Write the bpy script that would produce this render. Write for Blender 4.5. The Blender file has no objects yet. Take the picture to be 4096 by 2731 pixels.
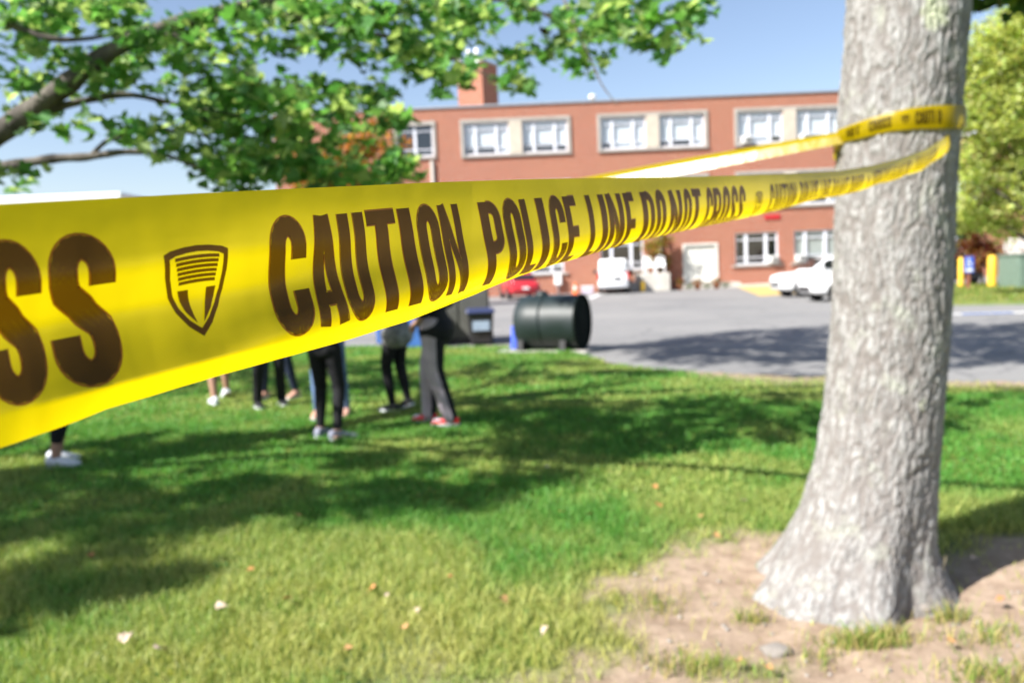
import bpy, bmesh, math, random
import numpy as np
from mathutils import Vector, Matrix, noise as mnoise

random.seed(7); rng = np.random.default_rng(7)
scene = bpy.context.scene
col = scene.collection
R = math.radians

# ------------------------------------------------------------------ camera
FPX = 819.0            # focal length in pixels of a 1024 px wide frame
CAM_H = 1.55
PITCH, ROLL = R(4.95), R(2.4)
f_ = Vector((0, math.cos(PITCH), -math.sin(PITCH)))
u0 = Vector((0, math.sin(PITCH), math.cos(PITCH)))
hx = Vector((1, 0, 0))
CR = hx*math.cos(ROLL) - u0*math.sin(ROLL)
CU = hx*math.sin(ROLL) + u0*math.cos(ROLL)
CC = Vector((0, 0, CAM_H))
cam_d = bpy.data.cameras.new('camera')
cam = bpy.data.objects.new('camera', cam_d); col.objects.link(cam)
cam.matrix_world = Matrix.Translation(CC) @ Matrix((CR, CU, -f_)).transposed().to_4x4()
cam_d.sensor_width = 36.0; cam_d.lens = 36.0*FPX/1024
cam_d.clip_start = 0.02; cam_d.clip_end = 3000
cam_d.dof.use_dof = True; cam_d.dof.focus_distance = 0.42; cam_d.dof.aperture_fstop = 10.0
scene.camera = cam

# ------------------------------------------------------------------ sky and sun
SUN_AZ, SUN_EL = R(238), R(42)          # clockwise from +Y
to_sun = Vector((math.sin(SUN_AZ)*math.cos(SUN_EL), math.cos(SUN_AZ)*math.cos(SUN_EL), math.sin(SUN_EL)))
world = bpy.data.worlds.new('World'); scene.world = world; world.use_nodes = True
wn = world.node_tree
bg = wn.nodes['Background']
sky = wn.nodes.new('ShaderNodeTexSky'); sky.sky_type = 'NISHITA'; sky.sun_disc = False
sky.sun_elevation = SUN_EL; sky.sun_rotation = SUN_AZ
sky.air_density = 1.0; sky.dust_density = 0.8; sky.ozone_density = 4.0
wt = wn.nodes.new('ShaderNodeMix'); wt.data_type = 'RGBA'; wt.blend_type = 'MULTIPLY'; wt.inputs[0].default_value = 1.0
wt.inputs[7].default_value = (1.12, .95, .86, 1)          # even tint over the whole sky
wn.links.new(sky.outputs[0], wt.inputs[6]); wn.links.new(wt.outputs[2], bg.inputs[0]); bg.inputs[1].default_value = 0.077
sun_d = bpy.data.lights.new('sun', 'SUN'); sun_d.energy = 4.2; sun_d.angle = R(0.53); sun_d.color = (1, .965, .91)
sun = bpy.data.objects.new('sun', sun_d); col.objects.link(sun)
sun.rotation_euler = (-to_sun).to_track_quat('-Z', 'Y').to_euler(); sun.location = (-20, -10, 30)
scene.view_settings.view_transform = 'Standard'; scene.view_settings.look = 'None'
scene.view_settings.exposure = 1.5; scene.view_settings.gamma = 1.0
scene.cycles.use_denoising = True
scene.cycles.max_bounces = 8; scene.cycles.transparent_max_bounces = 12
scene.cycles.sample_clamp_indirect = 6

def ray(x, y):
    return f_ + CR*((x-512)/FPX) + CU*((341-y)/FPX)
def pix(x, y, Y):
    """point of the place seen at picture position (x, y) at the distance Y along the ground"""
    d = ray(x, y); return CC + d*(Y/d.y)
def gpix(x, y, z=0.0):
    d = ray(x, y); return CC + d*((z-CAM_H)/d.z)
def smooth(a, b, x):
    t = np.clip((x-a)/(b-a), 0, 1); return t*t*(3-2*t)

# ------------------------------------------------------------------ helpers
def tag(o, label=None, cat=None, group=None, kind=None):
    if label: o['label'] = label
    if cat: o['category'] = cat
    if group: o['group'] = group
    if kind: o['kind'] = kind
    return o
def empty(name, loc=(0, 0, 0), rz=0.0, parent=None):
    o = bpy.data.objects.new(name, None); col.objects.link(o)
    o.location = loc; o.rotation_euler = (0, 0, rz); o.empty_display_size = .1
    if parent: o.parent = parent
    return o
def thing(name, label, cat, loc=(0, 0, 0), rz=0.0, group=None):
    return tag(empty(name, loc, rz), label, cat, group)
def link(name, me, parent=None, mats=()):
    o = bpy.data.objects.new(name, me); col.objects.link(o)
    if parent: o.parent = parent
    for m in mats: me.materials.append(m)
    return o
class MB:
    def __init__(s): s.v = []; s.f = []; s.m = []; s.sm = []
    def add(s, vs, fs, m=0, sm=False):
        b = len(s.v); s.v += [tuple(p) for p in vs]
        for f in fs: s.f.append([b+i for i in f]); s.m.append(m); s.sm.append(sm)
        return s
    def box(s, c, d, m=0, rz=0.0, taper=1.0, bev=0.0):
        x, y, z = d[0]/2, d[1]/2, d[2]/2
        if bev > 0:
            bm = bmesh.new(); bmesh.ops.create_cube(bm, size=1)
            for v in bm.verts:
                k = taper if v.co.z > 0 else 1
                v.co = Vector((v.co.x*d[0]*k, v.co.y*d[1]*k, v.co.z*d[2]))
            bmesh.ops.bevel(bm, geom=bm.edges[:], offset=bev, segments=2, affect='EDGES', profile=.5)
            bm.verts.index_update()
            ca, sa = math.cos(rz), math.sin(rz)
            vs = [(c[0]+v.co.x*ca-v.co.y*sa, c[1]+v.co.x*sa+v.co.y*ca, c[2]+v.co.z) for v in bm.verts]
            fs = [[v.index for v in f.verts] for f in bm.faces]; bm.free()
            return s.add(vs, fs, m)
        ca, sa = math.cos(rz), math.sin(rz); vs = []
        for dz in (-1, 1):
            k = taper if dz > 0 else 1
            for dx, dy in ((-1, -1), (1, -1), (1, 1), (-1, 1)):
                px, py = dx*x*k, dy*y*k
                vs.append((c[0]+px*ca-py*sa, c[1]+px*sa+py*ca, c[2]+dz*z))
        return s.add(vs, [(0, 3, 2, 1), (4, 5, 6, 7), (0, 1, 5, 4), (1, 2, 6, 5), (2, 3, 7, 6), (3, 0, 4, 7)], m)
    def tube(s, pts, rads, n=10, m=0, caps=True, sm=True):
        pts = [Vector(p) for p in pts]; vs = []; fs = []
        ref = Vector((0, 0, 1)) if abs((pts[-1]-pts[0]).normalized().z) < .9 else Vector((1, 0, 0))
        for i, p in enumerate(pts):
            t = (pts[min(i+1, len(pts)-1)]-pts[max(i-1, 0)]).normalized()
            a = t.cross(ref).normalized(); b = t.cross(a)
            r = rads[i] if hasattr(rads, '__len__') else rads
            for k in range(n):
                w = 2*math.pi*k/n; vs.append(p+a*(r*math.cos(w))+b*(r*math.sin(w)))
        for i in range(len(pts)-1):
            for k in range(n):
                k2 = (k+1) % n; fs.append((i*n+k, i*n+k2, (i+1)*n+k2, (i+1)*n+k))
        s.add(vs, fs, m, sm)
        if caps:
            b = len(s.v)-len(vs)
            s.f.append([b+k for k in range(n)]); s.m.append(m); s.sm.append(False)
            e = b+(len(pts)-1)*n
            s.f.append([e+k for k in reversed(range(n))]); s.m.append(m); s.sm.append(False)
        return s
    def lathe(s, prof, c=(0, 0, 0), n=20, m=0, sm=True):
        vs = []; fs = []
        for r, z in prof:
            for k in range(n):
                w = 2*math.pi*k/n; vs.append((c[0]+r*math.cos(w), c[1]+r*math.sin(w), c[2]+z))
        for i in range(len(prof)-1):
            for k in range(n):
                k2 = (k+1) % n; fs.append((i*n+k, i*n+k2, (i+1)*n+k2, (i+1)*n+k))
        return s.add(vs, fs, m, sm)
    def ball(s, c, r, m=0, n=8, k=6):
        r = r if hasattr(r, '__len__') else (r, r, r)
        vs = []; fs = []
        for i in range(k+1):
            a = math.pi*i/k
            for j in range(n):
                b = 2*math.pi*j/n
                vs.append((c[0]+r[0]*math.sin(a)*math.cos(b), c[1]+r[1]*math.sin(a)*math.sin(b), c[2]+r[2]*math.cos(a)))
        for i in range(k):
            for j in range(n):
                j2 = (j+1) % n; fs.append((i*n+j, (i+1)*n+j, (i+1)*n+j2, i*n+j2))
        return s.add(vs, fs, m, True)
    def loft(s, rings, m=0, sm=True, closed=True, caps=True):
        n = len(rings[0]); vs = [p for r in rings for p in r]; fs = []
        for i in range(len(rings)-1):
            for k in range(n if closed else n-1):
                k2 = (k+1) % n; fs.append((i*n+k, i*n+k2, (i+1)*n+k2, (i+1)*n+k))
        if caps:
            fs.append(tuple(range(n))[::-1]); e = (len(rings)-1)*n; fs.append(tuple(e+k for k in range(n)))
        return s.add(vs, fs, m, sm)
    def mesh(s, name, mats):
        me = bpy.data.meshes.new(name); me.from_pydata(s.v, [], s.f); me.update()
        for m in mats: me.materials.append(m)
        me.polygons.foreach_set('material_index', s.m); me.polygons.foreach_set('use_smooth', s.sm)
        return me
    def build(s, name, mats, parent=None, fixn=True):
        if not isinstance(mats, (list, tuple)): mats = [mats]
        me = s.mesh(name, mats)
        if fixn:
            bm = bmesh.new(); bm.from_mesh(me); bmesh.ops.recalc_face_normals(bm, faces=bm.faces[:]); bm.to_mesh(me); bm.free()
        o = bpy.data.objects.new(name, me); col.objects.link(o)
        if parent: o.parent = parent
        return o
def np_mesh(name, verts, tris, mats, parent=None, smooth_=False, k=3, midx=None):
    me = bpy.data.meshes.new(name); verts = np.asarray(verts, np.float32); tris = np.asarray(tris, np.int32)
    me.vertices.add(len(verts)); me.vertices.foreach_set('co', verts.ravel())
    me.loops.add(tris.size); me.loops.foreach_set('vertex_index', tris.ravel())
    n = len(tris); me.polygons.add(n)
    me.polygons.foreach_set('loop_start', np.arange(n, dtype=np.int32)*k)
    if midx is not None: me.polygons.foreach_set('material_index', np.asarray(midx, np.int32))
    me.polygons.foreach_set('use_smooth', np.full(n, smooth_))
    for m in mats: me.materials.append(m)
    me.update(calc_edges=True)
    o = bpy.data.objects.new(name, me); col.objects.link(o)
    if parent: o.parent = parent
    return o
def vcol(o, name, data):
    a = o.data.color_attributes.new(name, 'FLOAT_COLOR', 'POINT')
    d = np.ones((len(o.data.vertices), 4), np.float32); d[:, :3] = data; a.data.foreach_set('color', d.ravel())
def vfloat(o, name, data):
    a = o.data.attributes.new(name, 'FLOAT', 'POINT'); a.data.foreach_set('value', np.asarray(data, np.float32))

# ------------------------------------------------------------------ materials
def nodes(m): return m.node_tree.nodes, m.node_tree.links
def mat(name, c, rough=.6, metal=0.0, spec=.5, var=0.0, scale=8.0, bump=0.0, bscale=40.0, coat=0.0, stretch=(1, 1, 1), c2=None):
    m = bpy.data.materials.new(name); m.use_nodes = True
    n, l = nodes(m); b = n['Principled BSDF']
    b.inputs['Base Color'].default_value = (*c, 1); b.inputs['Roughness'].default_value = rough
    b.inputs['Metallic'].default_value = metal; b.inputs['Specular IOR Level'].default_value = spec
    b.inputs['Coat Weight'].default_value = coat
    if var or c2 or bump:
        tc = n.new('ShaderNodeTexCoord'); mp = n.new('ShaderNodeMapping'); mp.inputs['Scale'].default_value = stretch
        l.new(tc.outputs['Object'], mp.inputs[0])
    if var or c2:
        t = n.new('ShaderNodeTexNoise'); t.inputs['Scale'].default_value = scale; t.inputs['Detail'].default_value = 6
        l.new(mp.outputs[0], t.inputs[0])
        rp = n.new('ShaderNodeValToRGB'); rp.color_ramp.elements[0].position = .32; rp.color_ramp.elements[1].position = .68
        k = c2 if c2 else tuple(min(1, v*(1+var)) for v in c)
        a = c if c2 else tuple(v*(1-var) for v in c)
        rp.color_ramp.elements[0].color = (*a, 1); rp.color_ramp.elements[1].color = (*k, 1)
        l.new(t.outputs[0], rp.inputs[0]); l.new(rp.outputs[0], b.inputs['Base Color'])
    if bump:
        t2 = n.new('ShaderNodeTexNoise'); t2.inputs['Scale'].default_value = bscale; t2.inputs['Detail'].default_value = 5
        l.new(mp.outputs[0], t2.inputs[0])
        bp = n.new('ShaderNodeBump'); bp.inputs['Strength'].default_value = bump; bp.inputs['Distance'].default_value = .02
        l.new(t2.outputs[0], bp.inputs['Height']); l.new(bp.outputs[0], b.inputs['Normal'])
    return m
def leaf_mat(name, trans=.45, rough=.45):
    """leaf colour comes from the leaf's own colour attribute"""
    m = bpy.data.materials.new(name); m.use_nodes = True
    n, l = nodes(m); b = n['Principled BSDF']; b.inputs['Roughness'].default_value = rough
    b.inputs['Specular IOR Level'].default_value = .35
    a = n.new('ShaderNodeVertexColor'); a.layer_name = 'tint'
    l.new(a.outputs[0], b.inputs['Base Color'])
    t = n.new('ShaderNodeBsdfTranslucent'); mx = n.new('ShaderNodeMixShader'); mx.inputs[0].default_value = trans
    g = n.new('ShaderNodeMix'); g.data_type = 'RGBA'; g.blend_type = 'MULTIPLY'; g.inputs[0].default_value = 1
    l.new(a.outputs[0], g.inputs[6]); g.inputs[7].default_value = (1.3, 1.3, .75, 1)
    l.new(g.outputs[2], t.inputs[0])
    l.new(b.outputs[0], mx.inputs[1]); l.new(t.outputs[0], mx.inputs[2]); l.new(mx.outputs[0], n['Material Output'].inputs[0])
    return m
M = {}
M['white_paint'] = mat('white_paint', (.78, .79, .80), .3, coat=.6, var=.04, scale=3)
M['red_paint'] = mat('red_paint', (.45, .02, .03), .3, coat=.6, var=.05, scale=3)
M['dark_paint'] = mat('dark_paint', (.02, .022, .03), .3, coat=.6, var=.1, scale=3)
M['tyre'] = mat('tyre', (.02, .02, .02), .85, var=.2)
M['rim'] = mat('rim', (.6, .61, .63), .3, .85, var=.08)
M['car_glass'] = mat('car_glass', (.015, .018, .02), .05, spec=.9, var=.1)
M['black_plastic'] = mat('black_plastic', (.015, .015, .017), .5, var=.2, bump=.1)
M['lamp_clear'] = mat('lamp_clear', (.7, .72, .75), .08, spec=.9, var=.1)
M['lamp_red'] = mat('lamp_red', (.45, .01, .015), .15, spec=.8, var=.1)
M['stone'] = mat('stone', (.36, .335, .30), .8, var=.12, scale=3, bump=.2)
M['stone_panel'] = mat('stone_panel', (.50, .44, .36), .8, var=.08, scale=2, bump=.15)
M['white_frame'] = mat('white_frame', (.66, .68, .74), .45, var=.06)
M['blind'] = mat('blind', (.80, .81, .82), .7, var=.04, scale=2)
M['blind_grey'] = mat('blind_grey', (.42, .45, .41), .7, var=.06, scale=2)
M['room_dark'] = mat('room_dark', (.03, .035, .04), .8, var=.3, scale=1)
M['door_white'] = mat('door_white', (.70, .71, .66), .5, var=.05, scale=2, c2=(.60, .61, .56))
M['concrete'] = mat('concrete', (.36, .34, .31), .9, var=.15, scale=2.5, bump=.3)
M['pale_concrete'] = mat('pale_concrete', (.52, .49, .44), .9, var=.12, scale=2.5, bump=.3)
M['metal'] = mat('metal', (.5, .51, .53), .4, .7, var=.1)
M['ac_white'] = mat('ac_white', (.68, .68, .66), .5, var=.06)
M['white_plastic'] = mat('white_plastic', (.8, .8, .8), .4, var=.03)
M['orange'] = mat('orange', (.75, .16, .03), .5, var=.1)
M['yellow_paint'] = mat('yellow_paint', (.72, .45, .03), .5, var=.1, bump=.1)
M['line_white'] = mat('line_white', (.62, .62, .62), .8, var=.2, scale=9)
M['line_yellow'] = mat('line_yellow', (.48, .34, .12), .8, var=.2, scale=5)
M['line_blue'] = mat('line_blue', (.05, .16, .5), .8, var=.1)
M['sign_blue'] = mat('sign_blue', (.03, .1, .5), .4, var=.06)
M['wood'] = mat('wood', (.22, .08, .05), .7, var=.2, stretch=(1, 1, .1))
M['box_green'] = mat('box_green', (.13, .19, .15), .5, var=.15, bump=.1)
M['tank_green'] = mat('tank_green', (.004, .013, .012), .5, var=.45, scale=3, bump=.15, bscale=5, c2=(.013, .022, .024))
M['tank_end_shaded'] = mat('tank_end_shaded', (.006, .010, .008), .9, spec=.1, var=.3, scale=4)  # shade on the end cap put into a darker, duller material than the shell
M['cabinet'] = mat('cabinet', (.085, .085, .075), .6, var=.2, scale=2)
M['bin_blue'] = mat('bin_blue', (.05, .14, .42), .45, var=.1, bump=.1)
M['lid_blue'] = mat('lid_blue', (.025, .035, .10), .45, var=.1)
M['cloth_blue'] = mat('cloth_blue', (.05, .10, .55), .7, var=.25, scale=10, bump=.5, bscale=20)
M['bark_dark'] = mat('bark_dark', (.05, .042, .035), .9, var=.4, scale=9, bump=.7, bscale=20, stretch=(1, 1, .4), c2=(.16, .14, .12))
M['leaf'] = leaf_mat('leaf', .55)
M['leaf_dry'] = leaf_mat('leaf_dry', .25, .6)
M['blade'] = leaf_mat('blade', .35, .5)
M['petal'] = mat('petal', (.6, .14, .03), .6, var=.2)
M['terracotta'] = mat('terracotta', (.42, .16, .07), .8, var=.15)
M['rock'] = mat('rock', (.30, .27, .24), .9, var=.2, scale=12, bump=.6, bscale=30)

def pane_mat():
    m = bpy.data.materials.new('window_glass'); m.use_nodes = True; n, l = nodes(m)
    n.remove(n['Principled BSDF'])
    t = n.new('ShaderNodeBsdfTransparent'); t.inputs[0].default_value = (.85, .88, .9, 1)
    g = n.new('ShaderNodeBsdfGlossy'); g.inputs['Roughness'].default_value = .03
    tx = n.new('ShaderNodeTexNoise'); tx.inputs['Scale'].default_value = 1.2
    bp = n.new('ShaderNodeBump'); bp.inputs['Strength'].default_value = .04; l.new(tx.outputs[0], bp.inputs['Height']); l.new(bp.outputs[0], g.inputs['Normal'])
    mx = n.new('ShaderNodeMixShader'); mx.inputs[0].default_value = .13
    l.new(t.outputs[0], mx.inputs[1]); l.new(g.outputs[0], mx.inputs[2]); l.new(mx.outputs[0], n['Material Output'].inputs[0])
    return m
M['pane'] = pane_mat()

def brick_mat():
    m = bpy.data.materials.new('red_brick'); m.use_nodes = True; n, l = nodes(m); b = n['Principled BSDF']
    b.inputs['Roughness'].default_value = .85
    tc = n.new('ShaderNodeTexCoord'); sx = n.new('ShaderNodeSeparateXYZ'); cb = n.new('ShaderNodeCombineXYZ')
    l.new(tc.outputs['Object'], sx.inputs[0])
    ad = n.new('ShaderNodeMath'); ad.operation = 'ADD'; l.new(sx.outputs[0], ad.inputs[0]); l.new(sx.outputs[1], ad.inputs[1])
    l.new(ad.outputs[0], cb.inputs[0]); l.new(sx.outputs[2], cb.inputs[1])
    br = n.new('ShaderNodeTexBrick'); br.inputs['Scale'].default_value = 1
    br.inputs['Brick Width'].default_value = .215; br.inputs['Row Height'].default_value = .075; br.inputs['Mortar Size'].default_value = .006
    br.inputs['Color1'].default_value = (.345, .098, .050, 1); br.inputs['Color2'].default_value = (.26, .074, .036, 1); br.inputs['Mortar'].default_value = (.42, .33, .27, 1)
    l.new(cb.outputs[0], br.inputs[0])
    t = n.new('ShaderNodeTexNoise'); t.inputs['Scale'].default_value = .35; t.inputs['Detail'].default_value = 5; l.new(tc.outputs['Object'], t.inputs[0])
    mx = n.new('ShaderNodeMix'); mx.data_type = 'RGBA'; mx.blend_type = 'MIX'
    rp = n.new('ShaderNodeMapRange'); rp.inputs[1].default_value = .4; rp.inputs[2].default_value = .75; rp.inputs[4].default_value = .45
    l.new(t.outputs[0], rp.inputs[0]); l.new(rp.outputs[0], mx.inputs[0])
    l.new(br.outputs[0], mx.inputs[6]); mx.inputs[7].default_value = (.36, .16, .092, 1)
    l.new(mx.outputs[2], b.inputs['Base Color'])
    bp = n.new('ShaderNodeBump'); bp.inputs['Strength'].default_value = .4; bp.inputs['Distance'].default_value = .01; bp.invert = True
    l.new(br.outputs['Fac'], bp.inputs['Height']); l.new(bp.outputs[0], b.inputs['Normal'])
    return m
M['brick'] = brick_mat()

def asphalt_mat():
    m = bpy.data.materials.new('asphalt'); m.use_nodes = True; n, l = nodes(m); b = n['Principled BSDF']; b.inputs['Roughness'].default_value = .85
    tc = n.new('ShaderNodeTexCoord')
    a = n.new('ShaderNodeTexNoise'); a.inputs['Scale'].default_value = .22; a.inputs['Detail'].default_value = 7; a.inputs['Roughness'].default_value = .65
    c = n.new('ShaderNodeTexNoise'); c.inputs['Scale'].default_value = 60; c.inputs['Detail'].default_value = 3
    l.new(tc.outputs['Object'], a.inputs[0]); l.new(tc.outputs['Object'], c.inputs[0])
    rp = n.new('ShaderNodeValToRGB'); e = rp.color_ramp.elements
    e[0].position = .3; e[0].color = (.16, .16, .162, 1); e[1].position = .72; e[1].color = (.25, .243, .233, 1)
    l.new(a.outputs[0], rp.inputs[0])
    wb = n.new('ShaderNodeTexNoise'); wb.inputs['Scale'].default_value = .8; wb.inputs['Detail'].default_value = 4; l.new(tc.outputs['Object'], wb.inputs[0])
    va = n.new('ShaderNodeVectorMath'); va.operation = 'MULTIPLY_ADD'; l.new(wb.outputs['Color'], va.inputs[0]); va.inputs[1].default_value = (2.2, 2.2, 0); l.new(tc.outputs['Object'], va.inputs[2])
    vo = n.new('ShaderNodeTexVoronoi'); vo.feature = 'DISTANCE_TO_EDGE'; vo.inputs['Scale'].default_value = .28; l.new(va.outputs[0], vo.inputs['Vector'])
    ck = n.new('ShaderNodeMapRange'); ck.inputs[1].default_value = .004; ck.inputs[2].default_value = .014; ck.inputs[3].default_value = .45; ck.inputs[4].default_value = 0; l.new(vo.outputs['Distance'], ck.inputs[0])
    st = n.new('ShaderNodeTexNoise'); st.inputs['Scale'].default_value = .9; st.inputs['Detail'].default_value = 3; l.new(tc.outputs['Object'], st.inputs[0])
    sr = n.new('ShaderNodeMapRange'); sr.inputs[1].default_value = .62; sr.inputs[2].default_value = .74; sr.inputs[4].default_value = .4; l.new(st.outputs[0], sr.inputs[0])
    am = n.new('ShaderNodeMath'); am.operation = 'MAXIMUM'; l.new(ck.outputs[0], am.inputs[0]); l.new(sr.outputs[0], am.inputs[1])
    dk = n.new('ShaderNodeMix'); dk.data_type = 'RGBA'; l.new(am.outputs[0], dk.inputs[0]); l.new(rp.outputs[0], dk.inputs[6]); dk.inputs[7].default_value = (.085, .085, .09, 1)
    mx = n.new('ShaderNodeMix'); mx.data_type = 'RGBA'; mx.blend_type = 'OVERLAY'; mx.inputs[0].default_value = .35
    l.new(dk.outputs[2], mx.inputs[6]); l.new(c.outputs[0], mx.inputs[7]); l.new(mx.outputs[2], b.inputs['Base Color'])
    bp = n.new('ShaderNodeBump'); bp.inputs['Strength'].default_value = .3; bp.inputs['Distance'].default_value = .006
    l.new(c.outputs[0], bp.inputs['Height']); l.new(bp.outputs[0], b.inputs['Normal'])
    return m
M['asphalt'] = asphalt_mat()

def lawn_mat():
    m = bpy.data.materials.new('lawn_soil'); m.use_nodes = True; n, l = nodes(m); b = n['Principled BSDF']; b.inputs['Roughness'].default_value = .95
    b.inputs['Specular IOR Level'].default_value = .1
    tc = n.new('ShaderNodeTexCoord')
    a = n.new('ShaderNodeTexNoise'); a.inputs['Scale'].default_value = 2.2; a.inputs['Detail'].default_value = 8; a.inputs['Roughness'].default_value = .7
    l.new(tc.outputs['Object'], a.inputs[0])
    g = n.new('ShaderNodeValToRGB'); e = g.color_ramp.elements
    e[0].position = .30; e[0].color = (.06, .14, .02, 1); e[1].position = .72; e[1].color = (.17, .20, .045, 1)
    l.new(a.outputs[0], g.inputs[0])
    c = n.new('ShaderNodeTexNoise'); c.inputs['Scale'].default_value = 9; c.inputs['Detail'].default_value = 9; c.inputs['Roughness'].default_value = .72
    l.new(tc.outputs['Object'], c.inputs[0])
    d = n.new('ShaderNodeValToRGB'); e = d.color_ramp.elements
    e[0].position = .33; e[0].color = (.24, .17, .122, 1); e[1].position = .68; e[1].color = (.45, .345, .26, 1)
    l.new(c.outputs[0], d.inputs[0])
    at = n.new('ShaderNodeAttribute'); at.attribute_name = 'dirt'
    mx = n.new('ShaderNodeMix'); mx.data_type = 'RGBA'
    l.new(at.outputs['Fac'], mx.inputs[0]); l.new(g.outputs[0], mx.inputs[6]); l.new(d.outputs[0], mx.inputs[7]); l.new(mx.outputs[2], b.inputs['Base Color'])
    bp = n.new('ShaderNodeBump'); bp.inputs['Strength'].default_value = .8; bp.inputs['Distance'].default_value = .03
    l.new(c.outputs[0], bp.inputs['Height']); l.new(bp.outputs[0], b.inputs['Normal'])
    return m
M['lawn'] = lawn_mat()

def bark_mat():
    m = bpy.data.materials.new('grey_bark'); m.use_nodes = True; n, l = nodes(m); b = n['Principled BSDF']; b.inputs['Roughness'].default_value = .9
    b.inputs['Specular IOR Level'].default_value = .15
    tc = n.new('ShaderNodeTexCoord'); mp = n.new('ShaderNodeMapping'); mp.inputs['Scale'].default_value = (1, 1, .35); l.new(tc.outputs['Object'], mp.inputs[0])
    a = n.new('ShaderNodeTexNoise'); a.inputs['Scale'].default_value = 34; a.inputs['Detail'].default_value = 9; a.inputs['Roughness'].default_value = .7; l.new(mp.outputs[0], a.inputs[0])
    r1 = n.new('ShaderNodeValToRGB'); e = r1.color_ramp.elements
    e[0].position = .36; e[0].color = (.15, .142, .135, 1); e[1].position = .66; e[1].color = (.405, .40, .39, 1)
    l.new(a.outputs[0], r1.inputs[0])
    at = n.new('ShaderNodeAttribute'); at.attribute_name = 'groove'
    mg = n.new('ShaderNodeMix'); mg.data_type = 'RGBA'; l.new(at.outputs['Fac'], mg.inputs[0]); l.new(r1.outputs[0], mg.inputs[6]); mg.inputs[7].default_value = (.19, .172, .16, 1)
    v = n.new('ShaderNodeTexNoise'); v.inputs['Scale'].default_value = 5.5; v.inputs['Detail'].default_value = 7; v.inputs['Roughness'].default_value = .68; l.new(tc.outputs['Object'], v.inputs[0])
    r2 = n.new('ShaderNodeValToRGB'); e = r2.color_ramp.elements; e[0].position = .56; e[0].color = (0, 0, 0, 1); e[1].position = .68; e[1].color = (.65, .65, .65, 1)
    l.new(v.outputs[0], r2.inputs[0])
    m2 = n.new('ShaderNodeMix'); m2.data_type = 'RGBA'; l.new(r2.outputs[0], m2.inputs[0]); l.new(mg.outputs[2], m2.inputs[6]); m2.inputs[7].default_value = (.37, .385, .325, 1)
    v3 = n.new('ShaderNodeTexNoise'); v3.inputs['Scale'].default_value = 3.1; v3.inputs['Detail'].default_value = 6; v3.noise_dimensions = '4D'; v3.inputs['W'].default_value = 4; l.new(tc.outputs['Object'], v3.inputs[0])
    r3 = n.new('ShaderNodeValToRGB'); e = r3.color_ramp.elements; e[0].position = .66; e[0].color = (0, 0, 0, 1); e[1].position = .70; e[1].color = (.9, .9, .9, 1)
    l.new(v3.outputs[0], r3.inputs[0])
    m3 = n.new('ShaderNodeMix'); m3.data_type = 'RGBA'; l.new(r3.outputs[0], m3.inputs[0]); l.new(m2.outputs[2], m3.inputs[6]); m3.inputs[7].default_value = (.42, .45, .31, 1)
    l.new(m3.outputs[2], b.inputs['Base Color'])
    bp = n.new('ShaderNodeBump'); bp.inputs['Strength'].default_value = .9; bp.inputs['Distance'].default_value = .014
    l.new(a.outputs[0], bp.inputs['Height']); l.new(bp.outputs[0], b.inputs['Normal'])
    return m
M['bark'] = bark_mat()

def film_mat(name, c, ct, trans, rough, spec):
    m = bpy.data.materials.new(name); m.use_nodes = True; n, l = nodes(m); b = n['Principled BSDF']
    b.inputs['Base Color'].default_value = (*c, 1); b.inputs['Roughness'].default_value = rough; b.inputs['Specular IOR Level'].default_value = spec
    tc = n.new('ShaderNodeTexCoord'); tn = n.new('ShaderNodeTexNoise'); tn.inputs['Scale'].default_value = 26; tn.inputs['Detail'].default_value = 4; l.new(tc.outputs['Object'], tn.inputs[0])
    vc = n.new('ShaderNodeTexVoronoi'); vc.inputs['Scale'].default_value = 17; l.new(tc.outputs['Object'], vc.inputs['Vector'])
    b0 = n.new('ShaderNodeBump'); b0.inputs['Strength'].default_value = .07; b0.inputs['Distance'].default_value = .01; l.new(vc.outputs['Distance'], b0.inputs['Height'])
    bp = n.new('ShaderNodeBump'); bp.inputs['Strength'].default_value = .14; bp.inputs['Distance'].default_value = .004; l.new(tn.outputs[0], bp.inputs['Height']); l.new(b0.outputs[0], bp.inputs['Normal']); l.new(bp.outputs[0], b.inputs['Normal'])
    t = n.new('ShaderNodeBsdfTranslucent'); t.inputs[0].default_value = (*ct, 1); l.new(bp.outputs[0], t.inputs['Normal'])
    mx = n.new('ShaderNodeMixShader'); mx.inputs[0].default_value = trans
    l.new(b.outputs[0], mx.inputs[1]); l.new(t.outputs[0], mx.inputs[2]); l.new(mx.outputs[0], n['Material Output'].inputs[0])
    return m
M['tape'] = film_mat('yellow_tape_film', (.60, .46, .005), (.63, .48, .001), .68, .22, .45)
M['ink'] = film_mat('black_tape_ink', (.012, .010, .004), (.20, .118, .002), .72, .26, .5)
M['ink_edge'] = film_mat('orange_ink_edge', (.30, .12, .004), (.5, .22, .004), .5, .3, .4)
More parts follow.
